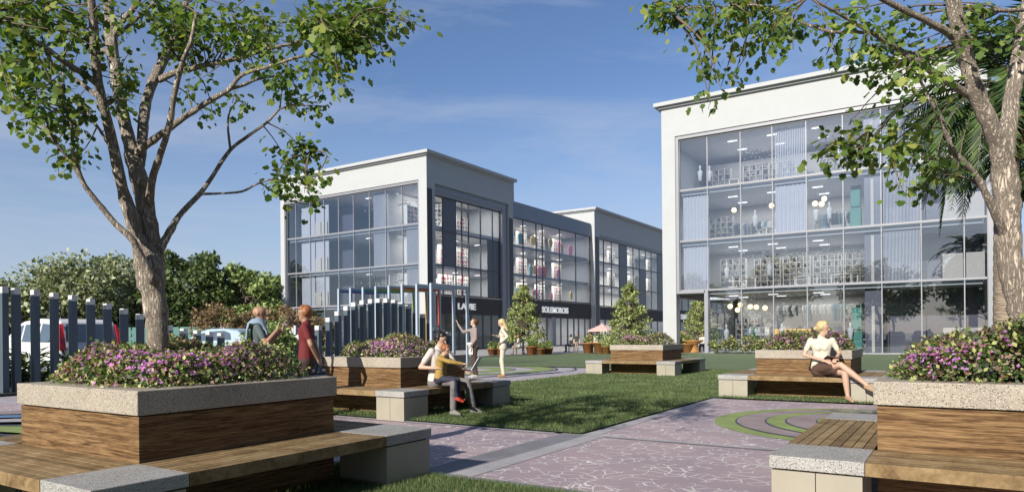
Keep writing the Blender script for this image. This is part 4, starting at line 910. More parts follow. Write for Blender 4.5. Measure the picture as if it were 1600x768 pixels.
# ================================================================ PALM, STREET TREES, FAR TREES
def tree(name, label, x, y, h, rad, mat, seed, nleaf=5000, ls=.3, trunk_h=.3, trunk_r=.2, group=None, cat='tree', shape='round', zsq=1.0, clumps=46, z0=0):
    g = np.random.default_rng(seed)
    root = empty(name, (x, y, z0)); tag(root, label, cat, group)
    tb = MB(); th = h*trunk_h
    P = [np.array([0, 0, -.1]), np.array([g.normal(0, .03*h*.3), g.normal(0, .03*h*.3), th]), np.array([g.normal(0, .04*h), g.normal(0, .04*h), h*.62])]
    Q = catmull(P, 4); tb.tube(Q, list(np.linspace(trunk_r, trunk_r*.35, len(Q))), 8)
    C = []; cz = th+(h-th)*.5; ch = (h-th)*.5
    for k in range(clumps):
        v = unit(g.normal(0, 1, 3)); rr = g.uniform(.35, 1)**.6
        if shape == 'cone':
            z = th*.9+(h-th*.9)*g.uniform(0, 1)**1.25; f = 1-(z-th)/(h-th); rr2 = rad*(.10+.95*max(0, f)**.8)*math.sqrt(g.uniform(.15, 1)); a = g.uniform(0, 6.28)
            c = np.array([rr2*math.cos(a), rr2*math.sin(a), z]); cr_ = rad*.19*(.5+.7*max(f, .1))
        else:
            low = .80 if v[2] < 0 else 1
            c = np.array([v[0]*rad*rr, v[1]*rad*rr, cz+v[2]*ch*rr*low]); cr_ = rad*g.uniform(.20, .34)
        C.append((c, cr_))
        j = Q[g.integers(len(Q)//2, len(Q))]; m = (c+j)/2+np.array([0, 0, -.05*h]); tb.tube(catmull([j, m, c], 3), [trunk_r*.28, trunk_r*.2, trunk_r*.16, trunk_r*.12, trunk_r*.09, trunk_r*.07, trunk_r*.04][:7], 5)
    per = nleaf//len(C); LP = []; LN = []
    for c, r in C:
        v = unit(g.normal(0, 1, (per, 3))); rr = r*g.uniform(.25, 1.05, (per, 1))**.5
        squash = np.array([1, 1, .7 if shape != 'cone' else .55])
        LP.append(c+v*rr*squash); LN.append(v)
    LP = np.concatenate(LP); LN = np.concatenate(LN); n = len(LP)
    Yd = unit(g.normal(0, 1, (n, 3))+LN*.5); Nr = unit(LN+g.normal(0, .6, (n, 3))+np.array([0, 0, .5]))
    o = tb.build('trunk', M['barkfar'], root); c = mesh_np('crown', leaf_verts(LP, Yd, Nr, ls*g.uniform(.6, 1.4, n)), 4, mat, root)
    return root
def palm(x, y, h, label, seed=3, nf=34, fl=3.4):
    g = np.random.default_rng(seed); root = empty('palm_tree', (x, y, 0)); tag(root, label, 'palm tree')
    b = MB(); prof = []
    nz = 60
    for k in range(nz+1):
        z = -.1+(h+.1)*k/nz; r = .34-.10*k/nz+.015*(k % 2); prof.append((r, z))
    b.lathe(prof, n=16); b.build('trunk', M['palmbark'], root)
    LP = []; LY = []; LN = []; LS = []; rb = MB(); skirt = []
    for i in range(nf):
        a = 2.399*i+g.uniform(-.2, .2); el = R_(g.uniform(-25, 78)); L_ = fl*g.uniform(.8, 1.1)
        dirh = np.array([math.cos(a), math.sin(a), 0])
        P = []; p = np.array([0, 0, h-.1]); e = el
        for k in range(15):
            P.append(p.copy()); e -= R_(g.uniform(5.5, 8.5))*(1 if e > R_(-75) else 0); p = p+(dirh*math.cos(e)+np.array([0, 0, math.sin(e)]))*L_/14
        rb.tube(P, list(np.linspace(.03, .006, 15)), 5)
        side = np.array([-dirh[1], dirh[0], 0])
        for k in range(2, 14):
            for q in (0, .33, .66):
                p = P[k]+(P[min(k+1, 14)]-P[k])*q; t = unit(P[min(k+1, 14)]-P[k-1])
                for s in (-1, 1):
                    LP.append(p); d = unit(side*s*.85+t*.75+np.array([0, 0, -.42])+g.normal(0, .08, 3)); LY.append(d); LN.append(unit(np.cross(d, t)*s+np.array([0, 0, .5])))
                    LS.append(.62*math.sin(math.pi*min(1, (k+2)/15.5))**.6*g.uniform(.85, 1.1))
    T = np.array([(-.03, 0, 0), (.03, 0, 0), (.045, .5, -.04), (0, 1, -.22), (-.045, .5, -.04)])
    rb.build('frond_ribs', M['barkfar'], root)
    mesh_np('fronds', leaf_verts(np.array(LP), np.array(LY), np.array(LN), np.array(LS), T), 5, FAR['palm'], root)
    # dry skirt of dead fronds
    LP = []; LY = []; LN = []; LS = []
    for k in range(260):
        a = g.uniform(0, 6.28); LP.append((.25*math.cos(a), .25*math.sin(a), h-.2-g.uniform(0, .7))); LY.append((math.cos(a)*.25, math.sin(a)*.25, -1)); LN.append((math.cos(a), math.sin(a), 0)); LS.append(g.uniform(.6, 1.3))
    T2 = T.copy(); T2[:, 0] *= 1.6
    mesh_np('dry_skirt', leaf_verts(np.array(LP), np.array(LY), np.array(LN), np.array(LS), T2), 5, leafmat('dead_frond', [(0, (.10, .05, .02)), (1, (.30, .17, .08))], .1, .8), root)
palm(1.12, 21.9, 7.7, 'palm with ringed trunk behind the leaning maple', 3, 48, 4.1)
palm(2.9, 22.6, 6.0, 'palm crown with brown dead fronds cut by the right photo edge', 8, 34, 3.4)
tree('street_tree', 'conical young tree on the street beside the SOLEMOROIS shop', *at(818, 540, 46)[:2], 4.5, 1.45, FAR['street'], 41, 6800, .125, .22, .09, shape='cone', clumps=170)
tree('street_tree', 'conical young tree behind the middle lawn planter', *at(984, 540, 36)[:2], 3.9, 1.35, FAR['street'], 42, 6800, .11, .15, .08, shape='cone', clumps=170)
tree('street_tree', 'young tree half hidden by the grey arcade column', *at(1094, 540, 60)[:2], 4.6, 1.8, FAR['street'], 43, 5200, .15, .2, .09, shape='cone', clumps=150)
FT = [  # px, top py, depth, radius(m), kind, species, label
 (-60, 446, 75, 5.5, 'olive', 'pale tree at the far left edge of the tree line'), (20, 438, 70, 4.0, 'olive', 'lower grey green tree behind the first posts at the left'), (118, 402, 72, 5.6, 'olive', 'wide olive green tree behind the white van'),
 (185, 403, 78, 5.2, 'olive', 'feathery olive tree just left of the big maple trunk'), (298, 393, 66, 4.0, 'dark', 'dense dark green round tree right of the maple trunk'), (386, 412, 66, 3.0, 'lime', 'bright green tree with a knobbly top in the tree line'),
 (428, 432, 74, 3.6, 'lime', 'light green tree touching the left edge of the white building'), (350, 440, 84, 4.5, 'olive', 'pale tree between the dark round tree and the bright green one'), (244, 440, 84, 4.5, 'lime', 'low green tree directly behind the maple trunk'), (70, 452, 80, 4.5, 'olive', 'low pale tree between the olive trees at the left'), (1552, 440, 80, 3, 'lime', 'small bit of green tree right of the glass building')]
for i, (px, py, d, r, sp, lab) in enumerate(FT):
    p = at(px, py, d); tree('dense_tree' if sp == 'dark' else 'broad_tree', lab, p[0], p[1], p[2], r, FAR[sp], 60+i, 7500 if sp != 'dark' else 10000, .42, .14, .3, 'trees of the far tree line', clumps=64)
for i, (px, py, d, r, lab) in enumerate([(342, 478, 40, 1.7, 'russet leaved shrub above the pale blue car'), (372, 488, 42, 1.3, 'small russet shrub behind the bald man'), (452, 474, 36, 1.7, 'russet shrub between the two standing men'), (488, 486, 38, 1.3, 'russet shrub at the corner of the left building')]):
    p = at(px, py, d); tree('russet_shrub', lab, p[0], p[1], p[2], r, FAR['russet'], 90+i, 2600, .16, .15, .06, 'russet shrubs in front of the left building', 'shrub', clumps=34)
for i, (px, py, d, r, lab) in enumerate([(440, 508, 22, .7, 'green bush behind the hedge between the two men'), (425, 500, 30, .8, 'green bush right behind the bald man'), (415, 505, 26, .8, 'bushy plant at the bald man elbow')]):
    p = at(px, py, d); tree('green_bush', lab, p[0], p[1], p[2], r, FAR['lime'], 110+i, 1500, .14, .1, .04, 'green bushes along the post fence', 'bush', clumps=26)
ORD = ['first', 'second', 'third', 'fourth', 'fifth', 'sixth', 'seventh', 'eighth', 'ninth', 'tenth', 'eleventh', 'twelfth', 'thirteenth', 'fourteenth', 'fifteenth', 'sixteenth']
# leafy plants behind the left row of posts
def strap_plant(x, y, h, label, seed, group='strap leaved plants behind the posts'):
    g = np.random.default_rng(seed); root = empty('leafy_plant', (x, y, 0)); tag(root, label, 'plant', group)
    LP = []; LY = []; LN = []; LS = []
    for k in range(220):
        a = g.uniform(0, 6.28); z = h*g.uniform(.1, .75); r = g.uniform(0, .35)
        LP.append((r*math.cos(a), r*math.sin(a), z)); LY.append((math.cos(a), math.sin(a), g.uniform(-.3, .9))); LN.append((0, 0, 1)); LS.append(g.uniform(.25, .55)*h*.6)
    T = np.array([(-.04, 0, 0), (.04, 0, 0), (.06, .5, .06), (0, 1, -.12), (-.06, .5, .06)])
    mesh_np('leaves', leaf_verts(np.array(LP), np.array(LY, float), np.array(LN, float), np.array(LS), T), 5, FAR['lime'] if seed % 2 else FAR['palm'], root)
    b = MB(); [b.tube([(0, 0, 0), (g.normal(0, .12), g.normal(0, .12), h*.7)], [.02, .008], 5) for _ in range(6)]; b.build('stems', M['barkfar'], root)
for i, yy in enumerate([6.3, 7.0, 7.6, 8.2, 8.9, 9.6, 10.4, 16.4, 17.1, 18, 18.8, 19.5, 20.2]):
    strap_plant(-19.6-.3*(i % 2)-.02, yy, 1.25-.06*(i % 3), 'strap leaved plant behind the grey posts, %s from the near end' % ORD[i], 200+i)
# plants at the foot of the right building
for i in range(9):
    tree('flowering_shrub', 'low pale shrub, %s from the left along the right glass front' % ORD[i], -12.6+.85*i, 43.35, .95+.1*(i % 3), .55, M['hleaf'], 230+i, 700, .11, .1, .03, 'low shrubs along the right glass front', 'shrub', clumps=16)
# trees behind the viewer, mirrored in the glass fronts
for i, (x, y, h, r) in enumerate([(-34, -14, 10, 5), (-22, -18, 12, 5.5), (-9, -22, 11, 5.5), (4, -24, 13, 6), (16, -18, 11, 5.5)]):
    tree('broad_tree', 'large tree behind the viewer, seen only mirrored in the glass', x, y, h, r, FAR['olive'], 300+i, 3500, .6, .2, .3, 'trees mirrored in the glass', clumps=50)

for i, (x, y, h) in enumerate([(8, -4, 8), (8.6, 2.5, 9), (8.4, 9, 8.5), (9.5, 16, 9)]):  # unseen dense trees, added to cut sky fill on the shaded planter sides
    tree('dense_tree', 'added unseen tree blocking sky light from the right, %s from the viewer' % ORD[i], x, y, h, 3.3, FAR['dark'], 330+i, 4200, .42, .16, .2, 'unseen trees added to block sky light', clumps=60)
# ================================================================ POSTS, PORTALS, FENCE, CARS
def post_row(pts, label, group, w=.15, dpt=.17, mat=None):
    pr = None
    for (x, y, h) in pts:
        o = empty('grey_post', (x, y, 0)); tag(o, label(x, y, h), 'post', group)
        b = MB(); b.box(-dpt/2, dpt/2, -w/2, w/2, -.05, h-.15); b.build('shaft', mat or M['post'], o)
        b = MB(); b.box(-dpt/2, dpt/2, -w/2, w/2, h-.15, h); b.build('cap', mat or M['cap'], o, .004)  # sunlit top of the post, painted in as a pale end block
ORD = ['first', 'second', 'third', 'fourth', 'fifth', 'sixth', 'seventh', 'eighth', 'ninth', 'tenth', 'eleventh', 'twelfth', 'thirteenth', 'fourteenth', 'fifteenth', 'sixteenth', 'seventeenth', 'eighteenth']
def ylin(px, X0):
    a = px-800; b = 0
    u = a*cr; d = FW+RT*u/F_PX; return d[1]*X0/d[0]
R1 = [(4, 2.50), (23, 2.48), (53, 2.46), (83, 2.41), (112, 2.37), (140, 2.29), (166, 2.19), (192, 2.07), (217, 1.94), (240, 1.80), (262, 1.64), (285, 1.55), (306, 1.5), (325, 1.46), (343, 1.42), (360, 1.38), (376, 1.34), (392, 1.32), (408, 1.30), (422, 1.30), (437, 1.3), (450, 1.32), (464, 1.36), (480, 1.42)]
R2 = [(495, 1.66), (512, 1.94), (526, 2.17), (540, 2.36), (552, 2.51), (565, 2.60), (578, 2.66), (590, 2.70), (602, 2.71), (614, 2.68), (625.5, 2.60), (636, 2.51), (647, 2.34), (658, 2.17), (668.5, 1.94), (679, 1.63), (689, 1.5), (698, 1.42)]
rows = [(-18.5, 7.08-.41*k, 2.5-.03*k) for k in (3, 2, 1)]
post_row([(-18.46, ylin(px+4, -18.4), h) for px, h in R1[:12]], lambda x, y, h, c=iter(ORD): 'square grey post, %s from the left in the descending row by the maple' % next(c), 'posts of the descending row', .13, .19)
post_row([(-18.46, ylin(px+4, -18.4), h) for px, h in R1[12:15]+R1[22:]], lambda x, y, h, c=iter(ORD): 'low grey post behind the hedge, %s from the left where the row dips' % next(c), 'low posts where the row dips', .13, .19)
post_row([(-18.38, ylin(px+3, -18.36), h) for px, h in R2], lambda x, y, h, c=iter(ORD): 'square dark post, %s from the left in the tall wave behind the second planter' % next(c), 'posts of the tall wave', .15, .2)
# small white arcs of posts farther off
Mw = plain('white_post', (.6, .62, .68), .5)
p0, p1 = at(339, 520, 45), at(381, 520, 45)
post_row([(p0[0]+(p1[0]-p0[0])*k/8, p0[1]+(p1[1]-p0[1])*0, 1.55+.62*math.sin(math.pi*(k+.3)/8.6)) for k in range(9)], lambda x, y, h, c=iter(ORD): 'pale post, %s from the left in the small far arch above the blue car' % next(c), 'posts of the small far arch', .12, .17, Mw)
p0, p1 = at(441, 520, 34), at(478, 520, 34)
post_row([(p0[0]+(p1[0]-p0[0])*k/6, p0[1], 1.05+.13*k) for k in range(7)], lambda x, y, h, c=iter(ORD): 'pale post, %s from the left between the two standing men' % next(c), 'pale posts between the two men', .12, .14, Mw)
# low kerb under the posts
kb = MB(); kb.box(-18.8, -18.1, 4, 23.5, -.01, .06); tag(kb.build('kerb', M['joint']), kind='structure')
# rainbow portals
def X_at_line(px, Y0):
    u = (px-800)*cr; d = FW+RT*u/F_PX; return d[0]*Y0/d[1]
PC = [(.22, .10, .42), (.06, .22, .45), (.05, .38, .22), (.32, .45, .06), (.60, .32, .04), (.50, .07, .04), (.42, .5, .6), (.42, .5, .6)]
names = ['purple', 'blue', 'green', 'lime', 'orange', 'red', 'pale', 'pale']
for i, px in enumerate([530, 548.5, 568, 588, 608.5, 629, 652, 674]):
    x = X_at_line(px, 20.54); ya, yb = 20.54, 22.87; t = .09; H = 3.2
    root = empty('portal_frame', (x, (ya+yb)/2, 0)); tag(root, 'pale blue square portal with %s inner lining, %s in the row' % (names[i], ['leftmost', 'second from the left', 'third', 'fourth', 'fifth', 'sixth', 'next to last', 'last and nearest the couple'][i]), 'portal', 'rainbow portals on the play path')
    hy = (yb-ya)/2
    for s in (-1, 1):
        b = MB(); b.box(-t/2, t/2, s*hy-t/2, s*hy+t/2, 0, H); b.build('upright', M['frame'], root, .005)
    b = MB(); b.box(-t/2, t/2, -hy-t/2, hy+t/2, H, H+t); b.build('lintel', M['frame'], root, .005)
    b = MB(); m = plain('lining_'+names[i], PC[i], .5)
    b.box(-t*.4, t*.42, -hy+t/2, hy-t/2, H-.07, H-.002); b.box(-t*.4, t*.42, hy-t/2-.03, hy-t/2-.002, 0, H-.07); b.build('coloured_lining', m, root)
# green hoarding
h0, h1 = at(150, 520, 58), at(338, 520, 58)
b = MB(); n = 10
for k in range(n):
    f0, f1 = k/n, (k+1)/n-.01
    a = h0+(h1-h0)*f0; c = h0+(h1-h0)*f1
    b.add([(a[0], a[1], 0), (c[0], c[1], 0), (c[0], c[1], 2.2), (a[0], a[1], 2.2), (a[0]-.05, a[1]+.05, 0), (c[0]-.05, c[1]+.05, 0), (c[0]-.05, c[1]+.05, 2.2), (a[0]-.05, a[1]+.05, 2.2)], [(0, 1, 2, 3), (7, 6, 5, 4), (3, 2, 6, 7), (0, 3, 7, 4), (1, 5, 6, 2)])
tag(b.build('site_fence', plain('green_hoarding', (.06, .20, .17), .6)), 'flat green panel fence in front of the far trees', 'fence')
# ---- cars : local x forward, y left
def car(label, loc, rz, paint, H=1.9, Lc=4.5, W=1.85, wagon=True):
    root = empty('parked_car', loc, rz); tag(root, label, 'car')
    if wagon: prof = [(-2.2, .35), (-2.27, .55), (-2.25, .95), (-2.16, 1.18), (-1.98, 1.80), (-1.75, 1.88), (-.6, 1.93), (.35, 1.86), (.75, 1.72), (1.45, 1.18), (2.05, .98), (2.27, .75), (2.28, .4), (2.1, .3), (-2.1, .3)]
    else: prof = [(-2.2, .3), (-2.25, .6), (-2.2, .88), (-1.75, .98), (-1.15, 1.38), (-.5, 1.46), (.2, 1.44), (.6, 1.32), (1.15, .98), (2.0, .84), (2.25, .6), (2.25, .35), (2.1, .27), (-2.1, .27)]
    s = H/1.93 if wagon else H/1.46
    prof = [(x*Lc/4.5, z*s) for x, z in prof]
    zb = (1.16 if wagon else .95)*s
    n = len(prof); b = MB(); vs = []
    def wid(z): return W/2*(1 if z < zb else 1-.26*(z-zb)/(H-zb)*(.75 if wagon else 1))
    for sgn in (-1, 1): vs += [(x, sgn*wid(z), z) for x, z in prof]
    b.add(vs, [tuple(range(n)), tuple(range(2*n-1, n-1, -1))]+[(k+n, (k+1) % n+n, (k+1) % n, k) for k in range(n)])
    b.build('body', paint, root, .05)
    def win(name, pts, mat, th=.012):
        for sgn in (-1, 1):
            q = MB(); v1 = [(x, sgn*(wid(z*s)+.006), z*s) for x, z in pts]; v2 = [(x, sgn*(wid(z*s)-.02), z*s) for x, z in pts]
            m = len(pts); q.add(v1+v2, [tuple(range(m)), tuple(range(2*m-1, m-1, -1))]+[(k, (k+1) % m, (k+1) % m+m, k+m) for k in range(m)]); q.build(name, mat, root)
    dk = plain('car_window', (.10, .14, .19), .08)
    if wagon:
        win('side_window', [(.25, 1.22), (1.25, 1.22), (.62, 1.70), (.25, 1.74)], dk); win('side_window', [(-.85, 1.22), (.15, 1.22), (.15, 1.75), (-.85, 1.77)], dk)
        win('side_window', [(-1.70, 1.30), (-1.5, 1.22), (-.95, 1.22), (-.95, 1.77), (-1.45, 1.74), (-1.68, 1.58)], dk)
        q = MB(); q.add([(-2.155*Lc/4.5, -.72, 1.22*s), (-2.155*Lc/4.5, .72, 1.22*s), (-2.01*Lc/4.5, .64, 1.74*s), (-2.01*Lc/4.5, -.64, 1.74*s), (-2.19*Lc/4.5, -.72, 1.22*s), (-2.19*Lc/4.5, .72, 1.22*s), (-2.04*Lc/4.5, .64, 1.74*s), (-2.04*Lc/4.5, -.64, 1.74*s)], [(0, 3, 2, 1), (4, 5, 6, 7), (0, 1, 5, 4), (2, 3, 7, 6), (0, 4, 7, 3), (1, 2, 6, 5)]); q.build('rear_window', dk, root)
        for sg in (-1, 1):
            q = MB(); q.add([(-2.29, sg*.76, .95), (-2.29, sg*.93, .95), (-2.23, sg*.91, 1.3), (-2.05, sg*.82, 1.72), (-2.08, sg*.75, 1.72), (-2.22, sg*.76, 1.3)], [(0, 1, 2, 5), (5, 2, 3, 4)] if sg > 0 else [(5, 2, 1, 0), (4, 3, 2, 5)]); o = q.build('tail_light', M['red'], root); o.modifiers.new('s', 'SOLIDIFY').thickness = .04
        q = MB(); q.box(-2.31, -2.25, -.26, .26, .72, .84); q.build('number_plate', M['box'], root)
    else:
        win('side_window', [(-1.05, 1.0), (-.1, 1.0), (-.1, 1.36), (-.6, 1.37), (-.9, 1.28)], dk); win('side_window', [(0, 1.0), (.95, 1.0), (.5, 1.27), (0, 1.36)], dk)
        q = MB(); q.add([(1.13, -.72, .99*s), (1.13, .72, .99*s), (.63, .62, 1.32*s), (.63, -.62, 1.32*s)], [(0, 1, 2, 3)]); o = q.build('windscreen', dk, root); o.modifiers.new('s', 'SOLIDIFY').thickness = .03; o.location = (.02, 0, .012)
        for sg in (-1, 1): q = MB(); q.ball((2.17, sg*.68, .66*s), .12, 8, 0, (.6, 1, .7)); q.build('headlight', M['chrome'], root)
    for x in (-1.38, 1.38):
        for sg in (-1, 1):
            q = MB(); pr = [(.20, -.1), (.30, -.1), (.33, -.07), (.33, .07), (.30, .1), (.20, .1)]; q.lathe(pr, n=20, fn=lambda a, b_, c, x=x, sg=sg: (x+a, sg*(W/2-.08)+c, .33+b_)); w_ = q.build('wheel', M['rubber'], root)
            q = MB(); q.lathe([(.05, -.09), (.2, -.09), (.2, .095), (.05, .105)], n=14, fn=lambda a, b_, c, x=x, sg=sg: (x+a, sg*(W/2-.075)+c, .33+b_)); q.build('rim', M['chrome'], w_)
c1 = at(103, 540, 21.5)
car('white estate car seen from behind through the grey posts', (-24.3, 10.75, 0), R_(180), M['carwhite'], 1.92, 4.6)
c2 = at(348, 525, 29)
car('pale blue car half hidden behind the purple hedge', (c2[0], c2[1], 0), R_(200), M['carblue'], 1.66, 4.7, 1.85, False)
# ---- street furniture by the shops
def parasol(x, y, label, h=1.9, r=.95, s=1):
    root = empty('parasol', (x, y, 0)); tag(root, label, 'parasol'); b = MB(); n = 8; vs = [(0, 0, h)]
    for k in range(n): a = 6.283*k/n; vs.append((r*math.cos(a), r*math.sin(a), h-.42))
    for k in range(n): a = 6.283*k/n; vs.append((r*math.cos(a), r*math.sin(a), h-.5))
    b.add(vs, [(0, 1+k, 1+(k+1) % n) for k in range(n)]+[(1+k, 1+n+k, 1+n+(k+1) % n, 1+(k+1) % n) for k in range(n)]); b.build('canopy', plain('pink_canvas', (.74, .52, .46), .8), root)
    b = MB(); b.tube([(0, 0, 0), (0, 0, h+.06)], .03, 8); b.build('pole', M['shelf'], root)
px_, py_ = at(941, 540, 46)[:2]
parasol(px_, py_, 'pink eight sided parasol by the shops', 1.95, 1.0)
terra = plain('terracotta', (.42, .16, .06), .8); oak = plain('oak_barrel', (.42, .20, .06), .7)
def pot(x, y, r, h, label, mat, plant=True, seed=0):
    root = empty('plant_pot', (x, y, 0)); tag(root, label, 'plant pot', 'plant pots by the shops'); b = MB(); b.lathe([(r*.7, 0), (r, h*.92), (r*1.08, h*.92), (r*1.08, h), (r*.9, h), (r*.85, h*.9)], n=16); b.build('pot', mat, root)
    if plant:
        g = np.random.default_rng(seed); n = 260; v = unit(g.normal(0, 1, (n, 3))); P = v*r*.8*g.uniform(.3, 1, (n, 1))+np.array([0, 0, h+r*.45]); mesh_np('foliage', leaf_verts(P, v+g.normal(0, .4, (n, 3)), v, np.full(n, .14)), 4, FAR['lime'] if seed % 2 else FAR['street'], root)
PLAB = ['terracotta plant pot beside the leftmost seated person', 'large terracotta pot just right of the street tree', 'small terracotta pot between seated people by the tree', 'wide low pot beside the person with pink hair', 'tall terracotta pot left of the parasol', 'round orange tub under the parasol', 'small tub with yellow green plant right of the parasol', 'terracotta pot behind the blonde in cream', 'small pot right of the blonde in cream', 'terracotta pot seen through the arcade, left one', 'orange tub seen through the arcade']
for i, (px, d, r, h, m) in enumerate([(669, 44, .34, .5, 0), (831, 44, .4, .55, 0), (845, 44, .3, .4, 0), (856, 45, .35, .4, 0), (920, 46, .45, .7, 0), (938, 45, .5, .75, 1), (948, 44, .35, .5, 1), (770, 43, .35, .45, 0), (782, 43, .3, .45, 0), (1068, 47, .42, .6, 0), (1075, 46, .45, .6, 1)]):
    p = at(px, 540, d); pot(p[0], p[1], r, h, PLAB[i], oak if m else terra, True, i)
t = MB(); p = at(1083, 540, 46); t.lathe([(.45, 0), (.38, .08), (.30, .55), (.62, .72), (.68, .8), (.66, .82), (.0, .82)], (0, 0, 0), 20); o = t.build('round_bench', oak); o.location = (p[0], p[1], 0); tag(o, 'orange timber table shaped tub in front of the arcade', 'tub')
# ================================================================ PEOPLE
def skin(c): return plain('skin', c, .55, var=.03)
SK = dict(light=skin((.62, .40, .29)), tan=skin((.42, .24, .15)), brown=skin((.22, .115, .07)))
def cl(c, n='cloth'): return plain(n, c, .85, var=.10, vs=14)
def person(label, loc, rz, J, top, bottom, shoe, skinm, hair=None, hair_style='short', s=1.0, sleeve='short', voxel=.011, legs='trousers', cat='person', female=False, group=None):
    J = {k: np.array(v, float) for k, v in J.items()}
    P = []                                                   # (a, b, ra, rb, material)
    def cap(a, b, ra, rb, m): P.append((np.array(a, float), np.array(b, float), ra, rb, m))
    up = unit(J['neck']-J['pelvis']); side = unit(J['shL']-J['shR']); hs_ = unit(J['hipL']-J['hipR'])
    w = .9 if female else 1.0
    wa = J['pelvis']+(J['neck']-J['pelvis'])*.45; ch = J['pelvis']+(J['neck']-J['pelvis'])*.78
    fwd = np.cross(side, up)
    for sg in (-1, 1):
        cap(J['pelvis']+hs_*sg*.075, wa+side*sg*.06*w, .112, .098*w, 1)
        cap(wa+side*sg*.06*w, ch+side*sg*.085*w, .098*w, .112*w, 1)
        cap(ch+side*sg*.085*w, J['shL' if sg > 0 else 'shR']-up*.02, .10*w, .062, 1)
        if female: P.append((ch+side*sg*.06+fwd*.058-up*.05, ch+side*sg*.055+fwd*.062-up*.07, .062, .06, 1))
    cap(J['pelvis']-hs_*.07-up*.05, J['pelvis']+hs_*.07-up*.05, .122, .122, 2)
    cap(J['neck']-up*.03, J['head']-up*.05, .058, .050, 0)
    cap(ch+up*.03, J['neck']+up*.015, .09, .062, 1)
    for q in 'LR':
        sh, el, wr, hip, kn, an, toe = (J[k+q] for k in ('sh', 'el', 'wr', 'hip', 'kn', 'an', 'toe'))
        cut = el if sleeve == 'long' else sh+(el-sh)*(.62 if sleeve == 'short' else .12)
        cap(sh, cut, .060*w, .052*w if sleeve != 'long' else .046, 1)
        cap(sh, el, .048*w, .038*w, 0 if sleeve != 'long' else 1)
        cap(el, wr, .038*w, .027, 0 if sleeve != 'long' else 1)
        if sleeve == 'long': cap(el, el+(wr-el)*.88, .043, .036, 1)
        fa = unit(wr-el); hd = J.get('hd'+q, fa); hd = unit(np.array(hd, float))
        nrm = unit(np.cross(hd, np.array([.13, .9, .2]))); wd = np.cross(nrm, hd)
        palm = wr+hd*.085
        for o_ in (-.022, 0, .022): cap(wr+wd*o_*.6+hd*.012, palm+wd*o_*1.1, .019, .016, 0)
        for i, ln in enumerate((.062, .072, .068, .052)):
            b0 = palm+wd*(.032-.0215*i); k1 = b0+hd*ln*.52-nrm*.006; k2 = k1+unit(hd*.8-nrm*.55)*ln*.5
            cap(b0, k1, .0098, .0090, 0); cap(k1, k2, .0090, .0078, 0)
        t0 = wr+hd*.03+wd*.026; t1 = t0+unit(hd*.6+wd*.75)*.042; cap(t0, t1, .0135, .0115, 0); cap(t1, t1+unit(hd*.9+wd*.25-nrm*.3)*.034, .011, .009, 0)
        tm = 0 if legs in ('skirt', 'shorts') else 2
        cap(hip, kn, .088*(1 if tm == 2 else .92), .060 if tm == 2 else .054, tm)
        if legs == 'trousers': cap(kn, an+unit(kn-an)*.04, .062, .052, 2)
        else: cap(kn, kn+(an-kn)*.35, .053, .056, tm); cap(kn+(an-kn)*.35, an, .056, .034, tm)
        if legs == 'skirt': cap(hip, hip+(kn-hip)*.62, .105, .088, 2)
        if legs == 'shorts': cap(hip, hip+(kn-hip)*.8, .095, .08, 2)
        cap(an, an+np.array([0, 0, -.03]), .038, .04, 3)
        heel = an+unit(an-toe)*.035+np.array([0, 0, -.045]); cap(heel, toe, .038, .030, 3); cap(an, toe, .034, .026, 3)
    if legs == 'skirt':
        a = (J['hipL']+J['hipR'])/2; b_ = (J['knL']+J['knR'])/2; cap(a, a+(b_-a)*.6, .12, .10, 2)
    # head
    hf = unit(np.array(J['face'], float)); hu = unit(up*.9+np.array([0, 0, .1])-hf*np.dot(up, hf)); hu = unit(hu-hf*np.dot(hu, hf)); hl = np.cross(hu, hf)
    H = J['head']
    cap(H+hu*.030-hf*.018, H+hu*.035+hf*.012, .090, .086, 0); cap(H-hu*.015+hf*.02, H-hu*.078+hf*.045, .070, .040, 0)
    cap(H+hf*.088+hu*.014, H+hf*.112-hu*.018, .010, .0145, 0)                      # nose
    cap(H+hf*.078-hu*.052-hl*.016, H+hf*.078-hu*.052+hl*.016, .012, .012, 0)         # lips
    cap(H+hf*.083+hu*.036-hl*.030, H+hf*.083+hu*.036+hl*.030, .012, .012, 0)         # brow
    for sg in (-1, 1): cap(H+hl*sg*.086-hf*.006+hu*.016, H+hl*sg*.088-hf*.008-hu*.018, .014, .010, 0)
    b = MB()
    for a, c, ra, rb, m in P:
        d = c-a; ln = np.linalg.norm(d)
        if ln < 1e-5: c = a+np.array([0, 0, .001]); d = c-a; ln = .001
        t = d/ln; n = 12 if max(ra, rb) > .03 else 8
        pts = []; rad = []
        for th in (-80, -55, -25): pts.append(a+t*ra*math.sin(R_(th))); rad.append(ra*math.cos(R_(th)))
        pts.append(a); rad.append(ra); pts.append(c); rad.append(rb)
        for th in (25, 55, 80): pts.append(c+t*rb*math.sin(R_(th))); rad.append(rb*math.cos(R_(th)))
        b.tube(pts, rad, n)
    tmp = b.build('tmp', skinm)
    r = tmp.modifiers.new('r', 'REMESH'); r.mode = 'VOXEL'; r.voxel_size = voxel; r.use_smooth_shade = True
    sm = tmp.modifiers.new('s', 'SMOOTH'); sm.factor = .5; sm.iterations = 3
    dg = bpy.context.evaluated_depsgraph_get(); me = bpy.data.meshes.new_from_object(tmp.evaluated_get(dg)); me.name = 'person'
    bpy.data.objects.remove(tmp)
    V = np.empty(len(me.vertices)*3); me.vertices.foreach_get('co', V); V = V.reshape(-1, 3)
    C = np.empty(len(me.polygons)*3); me.polygons.foreach_get('center', C); C = C.reshape(-1, 3)
    best = np.full(len(C), 1e9); mi = np.zeros(len(C), np.int32)
